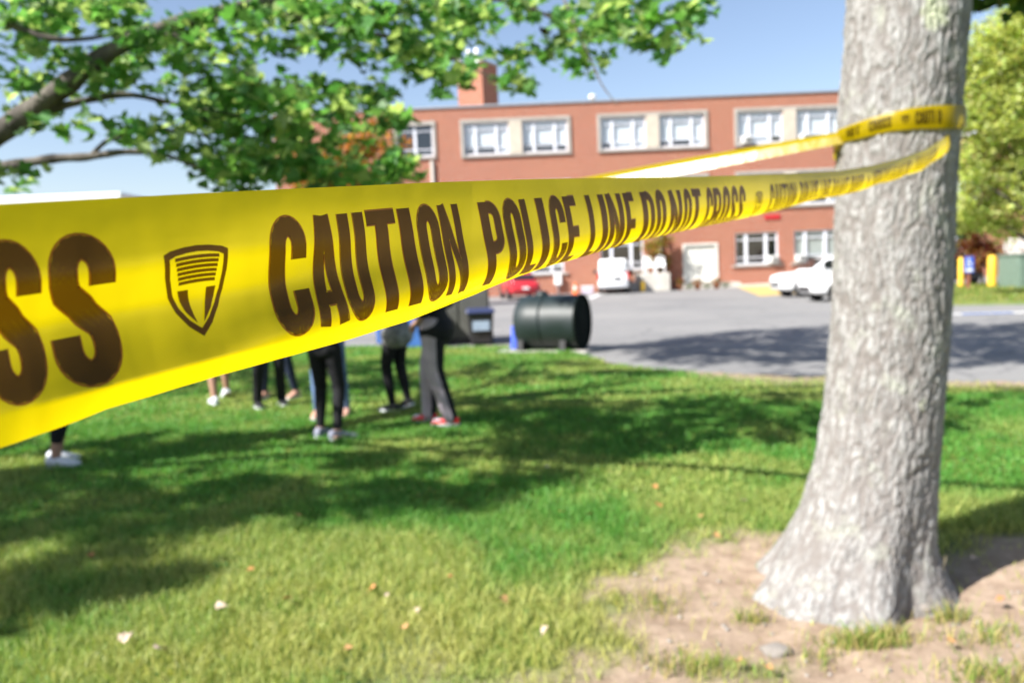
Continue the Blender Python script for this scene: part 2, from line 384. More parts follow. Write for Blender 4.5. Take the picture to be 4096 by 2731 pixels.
# ================================================================== SETTING
def lattice(seed, n=256):
    g = np.random.default_rng(seed).random((n, n)).astype(np.float32)
    def f(x, y):
        xi = np.floor(x).astype(int); yi = np.floor(y).astype(int); fx = x-xi; fy = y-yi
        fx = fx*fx*(3-2*fx); fy = fy*fy*(3-2*fy)
        a = g[xi % n, yi % n]; b = g[(xi+1) % n, yi % n]; c = g[xi % n, (yi+1) % n]; d = g[(xi+1) % n, (yi+1) % n]
        return a*(1-fx)*(1-fy)+b*fx*(1-fy)+c*(1-fx)*fy+d*fx*fy
    return f
L1, L2, L3 = lattice(1), lattice(2), lattice(3)
def fbm(x, y, s, f=L1, o=4):
    r = 0; a = .5; t = 0
    for i in range(o):
        r = r+a*f(x*s*2**i+17*i, y*s*2**i+31*i); t += a; a *= .55
    return r/t
TRUNK = Vector((1.50, 3.55, 0))
EX = np.array([-40, -14, -3, .9, 1.5, 2.4, 4, 5.5, 8, 12, 30.])
EY = np.array([19.5, 18.6, 17.9, 16.4, 13.2, 11.7, 10.7, 9.6, 8.2, 6.5, 2.])
def lawn_in(x, y):
    e = np.interp(x, EX, EY)+(fbm(x, y, .9, L2)-.5)*1.0
    return e-y                       # > 0 on the lawn
def dirt_f(x, y):
    dx = (x-1.55); dy = (y-3.48)
    q = np.sqrt((dx/1.2)**2+(dy/.85)**2)
    far = np.sqrt(((x-1.85)/1.6)**2+((y-2.75)/.75)**2)
    q = np.minimum(q, far)+(fbm(x, y, 2.4, L3)-.5)*1.1
    near = 1-smooth(.78, 1.22, q)
    worn = .75*smooth(.60, .74, fbm(x, y, 1.1, L1))*smooth(4.6, 3.0, y)*smooth(-1.2, .6, x)
    edge = 1-smooth(.0, .5+1.2*smooth(1.2, 3.0, x), lawn_in(x, y)+(fbm(x, y, 2.2, L1)-.5)*.9)
    return np.clip(np.maximum(np.maximum(near, worn), edge), 0, 1)
def lawn_z(x, y):
    z = .045*smooth(-.15, .5, lawn_in(x, y))-.05*(1-smooth(-.6, -.1, lawn_in(x, y)))
    d = np.hypot(x-TRUNK.x, y-TRUNK.y)
    return z+(fbm(x, y, 1.3, L2)-.5)*.06*smooth(0, .8, lawn_in(x, y))-.06*np.exp(-(d/.75)**2)+(fbm(x, y, 7, L3)-.5)*.02
def grid(name, xs, ys, zf, m):
    X, Y = np.meshgrid(xs, ys); Z = zf(X, Y); nx, ny = len(xs), len(ys)
    v = np.stack([X.ravel(), Y.ravel(), Z.ravel()], 1)
    i = np.arange((nx-1)*(ny-1)); a = (i//(nx-1))*nx+i % (nx-1)
    return np_mesh(name, v, np.stack([a, a+1, a+1+nx, a+nx], 1), [m], None, True, 4)
far_soil = mat('field_soil', (.10, .13, .045), .95, var=.3, scale=.2, spec=.1)
o = MB().add([(-900, -300, -.12), (900, -300, -.12), (900, 1800, -.12), (-900, 1800, -.12)], [(0, 1, 2, 3)]).build('ground', far_soil)
tag(o, kind='structure')
o = grid('parking_lot', np.linspace(-60, 60, 61), np.linspace(5, 50.2, 31), lambda x, y: 0*x, M['asphalt']); tag(o, kind='structure')
xs = np.concatenate([np.arange(-40, -6, .5), np.arange(-6, 7, .06), np.arange(7, 30.1, .5)])
ys = np.concatenate([np.arange(-6, 2, .4), np.arange(2, 8, .06), np.arange(8, 20.2, .15)])
lawn = grid('lawn', xs, ys, lawn_z, M['lawn']); tag(lawn, kind='structure')
co = np.empty(len(lawn.data.vertices)*3, np.float32); lawn.data.vertices.foreach_get('co', co); co = co.reshape(-1, 3)
vfloat(lawn, 'dirt', dirt_f(co[:, 0], co[:, 1]))
# verge on the far side of the drive, with its kerb
vx = np.array([10.2, 14, 19, 26, 40.]); vy = np.array([25.6, 23.2, 20.6, 18.4, 16.])
verge_l = lambda y: .505*y+.6
def verge_z(x, y):
    return .09*smooth(-.05, .25, y-np.interp(x, vx, vy))*smooth(-.1, .3, x-verge_l(y))-.06*(1-smooth(-.15, -.02, np.minimum(y-np.interp(x, vx, vy), x-verge_l(y)+.1)))
verge = grid('verge', np.arange(9, 40, .3), np.arange(16, 37, .3), verge_z, M['lawn']); tag(verge, kind='structure')
vfloat(verge, 'dirt', np.full(len(verge.data.vertices), .12))
def strip(name, pts, w, z, m, kind='structure'):
    mb = MB(); vs = []
    for i, p in enumerate(pts):
        a = Vector(pts[max(i-1, 0)]); b = Vector(pts[min(i+1, len(pts)-1)]); t = (b-a).normalized(); n = Vector((-t.y, t.x))
        vs += [(p[0]+n.x*w/2, p[1]+n.y*w/2, z), (p[0]-n.x*w/2, p[1]-n.y*w/2, z)]
    mb.add(vs, [(2*i, 2*i+1, 2*i+3, 2*i+2) for i in range(len(pts)-1)])
    return tag(mb.build(name, m), kind=kind)
# painted markings of the lot
strip('road_marking', [(9.2, 20.9), (12, 20.2), (16, 19.0), (24, 16.4)], .45, .006, M['line_white'])
strip('road_marking', [(3.9, 40.5), (5.2, 47.0)], .30, .006, M['line_white'])
strip('road_marking', [(12.3, 26.6), (17, 25.4)], .12, .006, M['line_white'])
strip('road_marking', [(11.2, 20.3), (12.3, 20.0)], .28, .010, M['line_blue'])
g = [gpix(735, 286.5), gpix(780, 284.5), gpix(815, 292), gpix(760, 296)]
tag(MB().add([(p.x, min(p.y, 49), .007) for p in g], [(0, 1, 2, 3)]).build('road_marking', M['line_yellow']), kind='structure')

# ================================================================== SCHOOL BUILDING
BY = 50.0
def F(x, y): p = pix(x, y, BY); return p.x, p.z
bld = thing('school_building', 'long three-storey red brick building with paired windows and flat roof', 'building', (0, BY, 0))
BX0, BX1, BH = -13.8, 36.0, 11.35
def wall_with_holes(mb, x0, x1, z0, z1, holes, y=0.0, rev=.22):
    xs = sorted({x0, x1, *[v for h in holes for v in (h[0], h[1])]}); zs = sorted({z0, z1, *[v for h in holes for v in (h[2], h[3])]})
    for i in range(len(xs)-1):
        for j in range(len(zs)-1):
            cx, cz = (xs[i]+xs[i+1])/2, (zs[j]+zs[j+1])/2
            if any(h[0] < cx < h[1] and h[2] < cz < h[3] for h in holes): continue
            mb.add([(xs[i], y, zs[j]), (xs[i+1], y, zs[j]), (xs[i+1], y, zs[j+1]), (xs[i], y, zs[j+1])], [(0, 1, 2, 3)])
    for a, b, c, d in holes:
        q = [(a, c), (b, c), (b, d), (a, d)]
        for k in range(4):
            p, r = q[k], q[(k+1) % 4]
            mb.add([(p[0], y, p[1]), (p[0], y+rev, p[1]), (r[0], y+rev, r[1]), (r[0], y, r[1])], [(0, 1, 2, 3)])
holes = []; wins = []; surrounds = []
# third and second floor: pairs of windows in stone surrounds; x in metres
pitch = 8.22; gx0 = F(459, 110)[0]
z3t, z3b = F(650, 113)[1], F(650, 150)[1]
zs3 = (z3b+.18, z3t-.16)
fl = 3.72
for fi in range(2):
    for gi in range(-1, 5):
        a = gx0+gi*pitch; b = a+6.62
        z0, z1 = zs3[0]-fi*fl, zs3[1]-fi*fl
        if gi == -1:
            if fi == 0:
                a = F(396, 130)[0]; w = (a, a+2.2, z0, z1+.1); holes.append(w); wins.append((w, 2, fi, gi)); surrounds.append((a-.15, a+2.35, z0-.15, z1+.25, None))
            continue
        w1 = (a+.19, a+2.92, z0-.04, z1+.04); w2 = (b-2.92, b-.19, z0-.04, z1+.04)
        holes += [w1, w2]; wins += [(w1, 3, fi, gi), (w2, 3, fi, gi)]
        surrounds.append((a, b, z0-.19, z1+.22, (w1, w2)))
g1 = [(F(735, 232)[0], F(778, 232)[0]), (F(794, 232)[0], F(838, 232)[0]), (F(862, 232)[0], F(905, 232)[0]), (F(600, 240)[0], F(643, 240)[0]), (F(520, 240)[0], F(563, 240)[0]), (F(440, 240)[0], F(483, 240)[0]), (F(925, 232)[0], F(968, 232)[0])]
gz0, gz1 = F(756, 264)[1], F(756, 232)[1]
for i, (a, b) in enumerate(g1):
    w = (a, b, gz0, gz1); holes.append(w); wins.append((w, 3, 2, i))
dx0, dx1 = F(685, 270)[0], F(716, 270)[0]; dz1 = F(700, 245)[1]; dz0 = .32
door_h = (dx0, dx1, dz0, dz1); holes.append(door_h)
mb = MB(); wall_with_holes(mb, BX0, BX1, -.1, BH, holes)
mb.add([(BX0, 0, -.1), (BX0, 17, -.1), (BX0, 17, BH), (BX0, 0, BH)], [(0, 1, 2, 3)])
mb.add([(BX1, 0, -.1), (BX1, 17, -.1), (BX1, 17, BH), (BX1, 0, BH)], [(0, 1, 2, 3)])
mb.add([(BX0, 17, -.1), (BX1, 17, -.1), (BX1, 17, BH), (BX0, 17, BH)], [(0, 1, 2, 3)])
mb.build('wall', M['brick'], bld)
MB().add([(BX0, 0.0, BH-.25), (BX1, 0, BH-.25), (BX1, 17, BH-.25), (BX0, 17, BH-.25)], [(0, 1, 2, 3)]).build('roof', M['concrete'], bld)
cp = MB(); cp.box(((BX0+BX1)/2, .12, BH+.05), (BX1-BX0+.1, .42, .10)); cp.box((BX0+.1, 8.6, BH+.05), (.42, 16.5, .09)); cp.build('coping', M['metal'], bld)
MB().box(((BX0+BX1)/2, .35, -.05), (BX1-BX0-.4, .1, .3)).build('foundation', M['concrete'], bld)
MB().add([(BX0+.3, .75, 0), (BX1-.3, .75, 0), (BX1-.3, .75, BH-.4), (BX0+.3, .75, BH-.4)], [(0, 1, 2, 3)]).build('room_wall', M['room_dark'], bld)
for a, b, c, d, ws in surrounds:
    mb = MB(); t = .0
    if ws is None:
        mb.box(((a+b)/2, -.02, d-.13), (b-a, .14, .24)); mb.box(((a+b)/2, -.03, c+.07), (b-a, .18, .13))
        mb.box((b-.075, -.02, (c+d)/2), (.14, .13, d-c-.38)); mb.box((a+.075, -.02, (c+d)/2), (.14, .13, d-c-.38))
    else:
        w1, w2 = ws
        mb.box(((a+b)/2, -.02, d-.09), (b-a, .14, .17)); mb.box(((a+b)/2, -.03, c+.07), (b-a, .18, .14))
        for x0, x1 in ((a, w1[0]-.005), (w2[1]+.005, b)): mb.box(((x0+x1)/2, -.02, (c+d)/2), (x1-x0, .13, d-c-.33))
    s = mb.build('window_surround', M['stone'], bld)
    if ws: MB().box(((w1[1]+w2[0])/2, -.025, (c+d)/2), (w2[0]-w1[1]-.01, .12, d-c-.34)).build('stone_panel', M['stone_panel'], s)
wr = random.Random(3)
acs = []
for (a, b, c, d), nb, fi, gi in wins:
    W, H = b-a, d-c; y = .13
    fr = MB(); fr.box(((a+b)/2, y, c+.05), (W, .10, .1)); fr.box(((a+b)/2, y, d-.045), (W, .10, .09))
    bays = [0, .5, 1] if nb == 2 else [0, .26, .72, 1]
    for k, q in enumerate(bays):
        w = .09 if k in (0, len(bays)-1) else .17
        xx = a+W*q; xx = min(max(xx, a+w/2), b-w/2); fr.box((xx, y-.004, (c+d)/2), (w, .11, H-.19))
    rows = [0, .22, .78, 1]
    for k in range(len(bays)-1):
        for r in rows[1:-1]: fr.box((a+W*(bays[k]+bays[k+1])/2, y+.004, c+H*r), (W*(bays[k+1]-bays[k])-.13, .07, .06))
    win = fr.build('window', M['white_frame'], bld)
    for k in range(len(bays)-1):
        x0, x1 = a+W*bays[k]+.06, a+W*bays[k+1]-.06
        for j in range(3):
            MB().add([(x0, y+.02, c+H*rows[j]+.02), (x1, y+.02, c+H*rows[j]+.02), (x1, y+.02, c+H*rows[j+1]-.02), (x0, y+.02, c+H*rows[j+1]-.02)], [(0, 1, 2, 3)]).build('pane', M['pane'], win)
        if nb == 2 or (fi == 2 and gi in (0, 3)): continue
        drop = wr.choice([.02, .02, .05, .18, .25]) if not (fi == 0 and gi == 0 and k < 2) else .28
        if fi == 2: drop = .14
        MB().add([(x0-.02, y+.09, c+H*drop), (x1+.02, y+.09, c+H*drop), (x1+.02, y+.09, d-.03), (x0-.02, y+.09, d-.03)], [(0, 1, 2, 3)]).build('blind', M['blind'] if fi < 2 else M['blind_grey'], win)
    if fi == 2:
        MB().box(((a+b)/2, -.03, c-.06), (W+.5, .2, .12)).build('sill', M['stone'], win)
    if (fi == 2 and gi in (0, 1)) : acs.append((b-.35 if gi == 0 else a+.35, c+.27))
    if fi == 0 and gi in (1, 2) and wr.random() < .6: acs.append((a+.5, c+.22))
for x, z in acs:
    m = MB(); m.box((x, -.06, z), (.62, .5, .42), bev=.03)
    q = m.build('air_conditioner', M['ac_white'], bld)
    g = MB()
    for k in range(5): g.box((x+.08, -.318, z-.13+k*.06), (.36, .012, .028))
    g.build('grille', M['black_plastic'], q)
# doors
for i, (a, b) in enumerate(((dx0, (dx0+dx1)/2), ((dx0+dx1)/2, dx1))):
    m = MB(); m.box(((a+b)/2, .10, (dz0+dz1)/2), (b-a-.02, .06, dz1-dz0-.03)); dr = m.build('door', M['door_white'], bld)
    MB().box((b-.12 if i == 0 else a+.12, .055, dz0+1.0), (.05, .05, .3)).build('handle', M['metal'], dr)
m = MB()
for x in (dx0-.06, dx1+.06): m.box((x, -.02, (dz0+dz1)/2), (.12, .1, dz1-dz0))
m.box(((dx0+dx1)/2, -.02, dz1+.06), (dx1-dx0+.24, .1, .12)); m.build('door_frame', M['door_white'], bld)
m = MB(); m.box(((dx0+dx1)/2+.3, -.7, .15), (dx1-dx0+1.6, 1.4, .3)); m.build('door_step', M['pale_concrete'], bld)
MB().tube([(F(432, 160)[0], -.08, .3), (F(432, 160)[0], -.08, z3b-.1)], .11, 8).build('downspout', M['stone'], bld)
MB().tube([(F(661, 240)[0], -.08, .3), (F(661, 240)[0], -.08, 5.2)], .09, 8).build('downspout', M['stone'], bld)
MB().box((F(772, 216)[0], -.04, F(772, 216.5)[1]), (.95, .05, .28)).build('red_sign', M['red_paint'], bld)
# roof vent and chimney with antennas
v = MB(); v.lathe([(.0, .9), (.22, .82), (.22, .62), (.12, .6), (.12, 0)], (F(594, 95)[0], .9, BH-.24), 12); v.build('roof_vent', M['white_plastic'], bld)
cx = F(478, 100)[0]*1.05
ch = empty('chimney', (cx, 3.6, BH-.26), R(-31), bld)
m = MB(); m.box((0, 0, 1.75), (1.85, 1.85, 3.5)); m.build('chimney_shaft', M['brick'], ch)
m = MB(); m.box((0, 0, 3.56), (2.0, 2.0, .12)); m.build('chimney_cap', M['stone'], ch)
for k, (ax, ay) in enumerate(((-.7, -.99), (.0, -.99), (.62, -.99))):
    m = MB(); m.box((ax, ay, 3.75), (.28, .14, 1.1), bev=.03); m.tube([(ax, ay+.1, 3.0), (ax, ay+.1, 4.4)], .03, 6); m.build('antenna', M['white_plastic'], ch)
sw = MB().box((F(760, 288)[0], BY-.75, .04), (9, 1.4, .16)); tag(sw.build('pavement', M['pale_concrete']), kind='structure')

# wall-side things
def simple(name, mbs, label, cat, loc, rz=0, group=None):
    t = thing(name, label, cat, loc, rz, group)
    for n, mb, mt in mbs: mb.build(n, mt, t)
    return t
p = pix(558, 278, 49.6)
simple('meter_box', [('case', MB().box((0, 0, .32), (.42, .3, .64), bev=.03), M['white_plastic']), ('conduit', MB().tube([(0, .1, -.55), (0, .1, .05)], .04, 6), M['metal'])],
       'small white meter box on the brick wall beside the red car', 'meter box', (p.x, 49.83, .55))
p = pix(577, 284, 46)
def cone(mb):
    mb.box((0, 0, .02), (.36, .36, .04)); mb.lathe([(.14, .04), (.035, .7), (.0, .71)], n=14); return mb
simple('traffic_cone', [('cone', cone(MB()), M['orange']), ('band', MB().lathe([(.098, .32), (.072, .48)], n=14), M['white_plastic'])],
       'orange traffic cone in front of the brick wall', 'cone', (p.x, 47.5, 0))
p = pix(589, 280, 47)
simple('storage_crate', [('crate', MB().box((0, 0, .2), (.62, .4, .4), taper=1.1, bev=.02), mat('lavender', (.5, .45, .55), .5, var=.1)), ('lid', MB().box((0, 0, .43), (.72, .48, .06), bev=.01), M['white_plastic'])],
       'pale lavender storage crate between the cone and the white van', 'crate', (p.x, 48.2, 0))
p = pix(644, 288, 46)
simple('short_bollard', [('post', MB().lathe([(.13, 0), (.13, .55), (.09, .62), (0, .64)], n=14), M['yellow_paint']), ('foot', MB().lathe([(.2, 0), (.2, .05), (.0, .05)], n=14), M['concrete'])],
       'short faded yellow bollard beside the white van', 'bollard', (p.x, 46.4, 0))
# loading platform with two chairs
px0, px1 = pix(644, 285, 46.5).x, pix(673, 285, 46.5).x
simple('loading_platform', [('slab', MB().box((0, 0, .52), (px1-px0, 2.6, 1.04), bev=.03), M['pale_concrete']), ('step', MB().box((-(px1-px0)/2-.26, .4, .28), (.5, 1.2, .56)), M['pale_concrete'])],
       'pale concrete loading platform against the brick wall', 'platform', ((px0+px1)/2, 48.55, 0))
def chair(loc, rz, label):
    t = thing('white_chair', label, 'chair', loc, rz, 'white chairs on the platform')
    m = MB(); m.box((0, .02, .38), (.56, .52, .04), bev=.01); m.build('seat', M['white_plastic'], t)
    for k in range(5):
        m = MB(); x = -.22+k*.11; h = .95+.10*(1-abs(k-2)/2)
        m.add([(x-.05, .24, .36), (x+.05, .24, .36), (x+.05, .50, h), (x-.05, .50, h), (x-.05, .27, .36), (x+.05, .27, .36), (x+.05, .53, h), (x-.05, .53, h)],
              [(0, 1, 2, 3), (4, 7, 6, 5), (0, 4, 5, 1), (2, 6, 7, 3), (0, 3, 7, 4), (1, 5, 6, 2)]); m.build('slat', M['white_plastic'], t)
    for s in (-1, 1):
        MB().box((s*.31, .03, .58), (.12, .62, .035), bev=.008).build('armrest', M['white_plastic'], t)
        MB().box((s*.29, -.22, .28), (.05, .08, .56)).build('leg', M['white_plastic'], t)
        MB().box((s*.29, .26, .28), (.05, .08, .56)).build('leg', M['white_plastic'], t)
chair((pix(651.5, 270, 48).x, 48.4, 1.04), R(12), 'white slatted chair on the platform, nearer the white van')
chair((pix(661, 270, 48).x, 48.4, 1.04), R(-14), 'white slatted chair on the platform, nearer the white doors')
# ================================================================== VEHICLES
def wheel(parent, x, y, r, w, side):
    t = empty('wheel', (x, y, r), 0, parent)
    prof = [(r*.62, -w/2), (r*.95, -w/2), (r, -w*.32), (r, w*.32), (r*.95, w/2), (r*.62, w/2)]
    n = 24
    def spin(pr):
        mb = MB(); vs = []; fs = []
        for a, b in pr:
            for k in range(n):
                q = 2*math.pi*k/n; vs.append((a*math.cos(q), b, a*math.sin(q)))
        for i in range(len(pr)-1):
            for k in range(n):
                k2 = (k+1) % n; fs.append((i*n+k, i*n+k2, (i+1)*n+k2, (i+1)*n+k))
        return mb.add(vs, fs, 0, True)
    spin(prof).build('tyre', M['tyre'], t)
    m = spin([(0, side*w*.30), (r*.2, side*w*.34), (r*.24, side*w*.22), (r*.55, side*w*.26), (r*.63, side*w*.48), (r*.63, -side*w*.4)])
    for k in range(5):
        a = 2*math.pi*k/5; m.add([(r*.18*math.cos(a)-.03*math.sin(a), side*w*.36, r*.18*math.sin(a)+.03*math.cos(a)), (r*.18*math.cos(a)+.03*math.sin(a), side*w*.36, r*.18*math.sin(a)-.03*math.cos(a)),
               (r*.6*math.cos(a)+.03*math.sin(a), side*w*.42, r*.6*math.sin(a)-.03*math.cos(a)), (r*.6*math.cos(a)-.03*math.sin(a), side*w*.42, r*.6*math.sin(a)+.03*math.cos(a))], [(0, 1, 2, 3)])
    m.build('rim', M['rim'], t)
def section(x, hw, zb, zt, n=14, flat=.35, tumble=.0):
    """rounded cross-section of a car body at station x"""
    pts = []; zc = (zb+zt)/2; hz = (zt-zb)/2
    for k in range(n):
        a = 2*math.pi*k/n+math.pi/n
        c, s = math.cos(a), math.sin(a); e = flat
        py = hw*math.copysign(abs(c)**e, c); pz = zc+hz*math.copysign(abs(s)**e, s)
        py *= 1-tumble*max(0, (pz-zb)/(zt-zb))
        pts.append((x, py, pz))
    return pts
def vehicle(name, label, cat, loc, rz, paint, st, gh, wheels, r=.32, group=None, hw=.88, kind='car', sq=.42, tum=.16):
    t = thing(name, label, cat, loc, rz, group)
    body = MB(); body.loft([section(x, hw*w, zb, zt, 20, .38) for x, w, zb, zt in st]); b = body.build('body', [paint], t)
    cab = MB(); cab.loft([section(x, hw*w, zb, zt, 20, sq, tum) for x, w, zb, zt in gh]); c = cab.build('cabin', [paint], t)
    for x in wheels:
        for s in (-1, 1):
            wheel(t, x, s*(hw-.10), r, .21, s)
            m = MB(); vs = []; n = 16
            for q in (r*1.17, r*.9):
                for k in range(n+1):
                    a = math.pi*k/n*1.1-.15; vs.append((x+q*math.cos(a), s*(hw+.008), r+q*math.sin(a)))
            m.add(vs, [(k, k+1, n+2+k, n+1+k) for k in range(n)]); m.build('wheel_arch', M['black_plastic'], t)
    return t, b, c
def side_windows(c, hw, quads, gl=None):
    for q in quads:
        for s in (-1, 1):
            MB().add([(x, s*(hw*w+.012), z) for x, w, z in q], [tuple(range(len(q)))]).build('side_window', gl or M['car_glass'], c)
def sedan(label, loc, rz, paint, group=None, suv=0.0, name='parked_car'):
    h = suv
    st = [(-2.2, .62, .40, .62+h*.5), (-2.12, .82, .30, .80+h*.5), (-1.75, .95, .24, .88+h*.6), (-1.0, 1, .22, .93+h*.6), (0, 1, .2, .94+h*.6), (.85, 1, .22, .95+h*.6), (1.5, .98, .24, .94+h*.7), (2.0, .90, .30, .90+h*.7), (2.15, .74, .42, .82+h*.6)]
    top = 1.44+h
    gh = [(-1.10, .80, .85+h*.5, .92+h*.6), (-.75, .86, .85+h*.5, 1.12+h*.8), (-.30, .88, .85+h*.5, top-.06), (.2, .89, .85+h*.5, top), (.8, .88, .85+h*.5, top-.02), (1.25+h, .86, .85+h*.5, top-.16), (1.75+h*.6, .80, .85+h*.5, .96+h*.8)]
    t, b, c = vehicle(name, label, 'car', loc, rz, paint, st, gh, (-1.38, 1.32), .33+h*.12, group)
    hw = .88; zb = .97+h*.7
    side_windows(c, hw, [[(-.72, .845, zb), (-.02, .86, zb), (-.02, .775, top-.16), (-.34, .775, top-.18)], [(.05, .86, zb), (.85, .855, zb), (.85, .775, top-.17), (.05, .775, top-.15)]])
    MB().add([(-.98, -.66, zb+.02), (-.98, .66, zb+.02), (-.38, .58, top-.10), (-.38, -.58, top-.10)], [(0, 1, 2, 3)]).build('windscreen', M['car_glass'], c)
    MB().add([(1.70+h*.6, -.6, zb+.06), (1.70+h*.6, .6, zb+.06), (1.28+h, .55, top-.14), (1.28+h, -.55, top-.14)], [(0, 1, 2, 3)]).build('rear_window', M['car_glass'], c)
    for s in (-1, 1):
        MB().ball((-2.06, s*.60, .66+h*.45), (.09, .16, .08)).build('headlight', M['lamp_clear'], b)
        MB().ball((2.08, s*.60, .74+h*.5), (.07, .16, .09)).build('tail_light', M['lamp_red'], b)
        MB().box((-.62, s*.98, 1.02+h*.7), (.10, .16, .12), bev=.02).build('mirror', paint, t)
        MB().box((.55, s*.895, .80+h*.5), (.16, .03, .03)).build('door_handle', M['metal'], b)
    MB().box((-2.19, 0, .46+h*.4), (.06, .9, .16), bev=.02).build('grille', M['black_plastic'], b)
    MB().box((2.17, 0, .60+h*.4), (.03, .34, .12)).build('number_plate', M['white_plastic'], b)
    return t
# white cars: noses to the left, mostly behind the near trunk
p = gpix(810, 302); sedan('nearer of two parked white cars, nose showing left of the big trunk', (p.x+2.15, p.y+.6, 0), R(4), M['white_paint'], 'white cars parked by the building')
p = gpix(781, 298); sedan('farther parked white car with taller roof, behind the nearer white car', (p.x+2.3, p.y+1.2, 0), R(4), M['white_paint'], 'white cars parked by the building', .18)
sedan('dark parked car half hidden behind the big trunk, by the yellow bollards', (pix(944, 275, 39).x, 39.5, 0), R(96), M['dark_paint'], None, .12)
p = pix(520, 288, 43); sedan('red parked car below the police tape, in front of brick wall', (p.x, 45.2, 0), R(-82), M['red_paint'])
# white van seen from behind
def van(loc, rz, label, name='white_van', L=4.6, H=1.95, hw=.84):
    st = [(-L/2, .86, .42, .95), (-L/2+.15, .95, .3, 1.1), (-L/2+.9, 1, .28, 1.2), (0, 1, .28, 1.2), (L/2-.06, 1, .3, 1.2), (L/2, .96, .36, 1.15)]
    gh = [(-L/2+.55, .85, 1.0, 1.15), (-L/2+1.3, .95, 1.0, H-.08), (-L/2+1.9, .97, 1.0, H), (L/2-.15, .98, 1.0, H), (L/2-.02, .95, 1.0, H-.05)]
    t, b, c = vehicle(name, label, 'van', loc, rz, M['white_paint'], st, gh, (-L/2+.95, L/2-.95), .33, None, hw, sq=.2, tum=.07)
    for s in (-1, 1):
        MB().box((L/2+.002, s*.36, 1.52), (.02, .62, .48), bev=.03).build('rear_window', mat('sky_reflection_glass', (.55, .58, .6), .05, spec=.9, var=.05), c)  # white sky reflection is put into the pale glass colour
        MB().box((L/2+.005, s*.82, 1.02), (.05, .12, .42), bev=.02).build('tail_light', M['lamp_red'], b)
        MB().box((-L/2+.12, s*.62, .8), (.1, .3, .2), bev=.03).build('headlight', M['lamp_clear'], b)
        MB().box((-L/2+1.15, s*1.05, 1.25), (.1, .2, .25), bev=.03).build('mirror', M['black_plastic'], t)
    MB().box((L/2+.02, .22, .86), (.02, .42, .16)).build('number_plate', M['black_plastic'], b)
    MB().box((L/2+.03, 0, .42), (.12, 1.7, .16), bev=.03).build('bumper', M['metal'], b)
    MB().add([(-L/2+.66, -.72, 1.2), (-L/2+.66, .72, 1.2), (-L/2+1.22, .64, H-.16), (-L/2+1.22, -.64, H-.16)], [(0, 1, 2, 3)]).build('windscreen', M['car_glass'], c)
    side_windows(c, hw, [[(-L/2+1.1, .93, 1.25), (-L/2+1.95, .95, 1.25), (-L/2+1.95, .85, H-.3), (-L/2+1.45, .85, H-.3)]])
    return t
p = gpix(619, 293.5); van((p.x, p.y+2.4, 0), R(-97), 'white van parked facing the brick wall, seen from behind')
# white box trailer far left, only its top edge shows over the tape
zt = pix(70, 199, 21).z; xr = pix(143, 196, 21).x
tr = thing('box_trailer', 'white box trailer, its flat top just above the tape at far left', 'trailer', (xr-3.6, 21, 0), 0)
MB().box((0, 0, (zt+.75)/2), (7.2, 2.4, zt-.75), bev=.04).build('box', M['white_paint'], tr)
MB().box((0, 0, .66), (7.0, 1.2, .16)).build('chassis', M['black_plastic'], tr)
for x in (1.4, 2.3):
    for s in (-1, 1): wheel(tr, x, s*1.0, .42, .25, s)
MB().box((-3.0, 0, .3), (.12, .12, .6)).build('jockey_leg', M['metal'], tr)

# ================================================================== LAWN-EDGE OBJECTS
# dark green horizontal tank on a slab
p0 = gpix(549, 353); tz = p0.y+.35
tk = thing('green_tank', 'dark green horizontal cylinder tank on a pale slab at lawn edge', 'tank', (gpix(549, 351).x, tz, 0), R(-24))
def cyl_x(mb, x0, x1, r, z, prof=None, n=36, m=0):
    vs = []; fs = []
    pr = prof or [(x0, r), (x1, r)]
    for x, q in pr:
        for k in range(n):
            a = 2*math.pi*k/n; vs.append((x, q*math.cos(a), z+q*math.sin(a)))
    for i in range(len(pr)-1):
        for k in range(n):
            k2 = (k+1) % n; fs.append((i*n+k, i*n+k2, (i+1)*n+k2, (i+1)*n+k))
    return mb.add(vs, fs, m, True)
tr_, tzc = .50, .56
m = MB(); cyl_x(m, 0, 0, 0, tzc, [(-.56, 0), (-.56, .34), (-.53, .43), (-.46, tr_), (-.2, tr_+.004), (.0, tr_), (.25, tr_+.004), (.55, tr_), (.66, tr_)]); m.build('shell', M['tank_green'], tk)
m = MB(); cyl_x(m, 0, 0, 0, tzc, [(.665, 0), (.665, tr_-.05), (.655, tr_-.03), (.67, tr_+.012), (.70, tr_+.012), (.70, tr_-.012), (.66, tr_-.02)]); m.build('end_cap', M['tank_end_shaded'], tk)
for x in (-.42, .42):
    m = MB(); m.box((x, 0, .16), (.12, .86, .26), taper=.9); m.build('saddle', M['black_plastic'], tk)
for x in (-.02,):
    m = MB(); cyl_x(m, 0, 0, 0, tzc, [(x-.02, tr_+.004), (x-.02, tr_+.014), (x+.02, tr_+.014), (x+.02, tr_+.004)]); m.build('band', M['tank_green'], tk)
m = MB(); m.lathe([(.12, 0), (.12, .06), (.08, .09), (0, .1)], (-.1, 0, tzc+tr_-.01), 14); m.build('hatch', M['tank_green'], tk)
sl = MB(); sl.box((0, 0, .02), (1.8, 1.0, .07), bev=.02); o = sl.build('concrete_slab', M['concrete']); o.location = (gpix(549, 351).x, tz, 0); o.rotation_euler.z = R(-24)
tag(o, 'pale rough concrete slab beneath the green tank', 'slab')
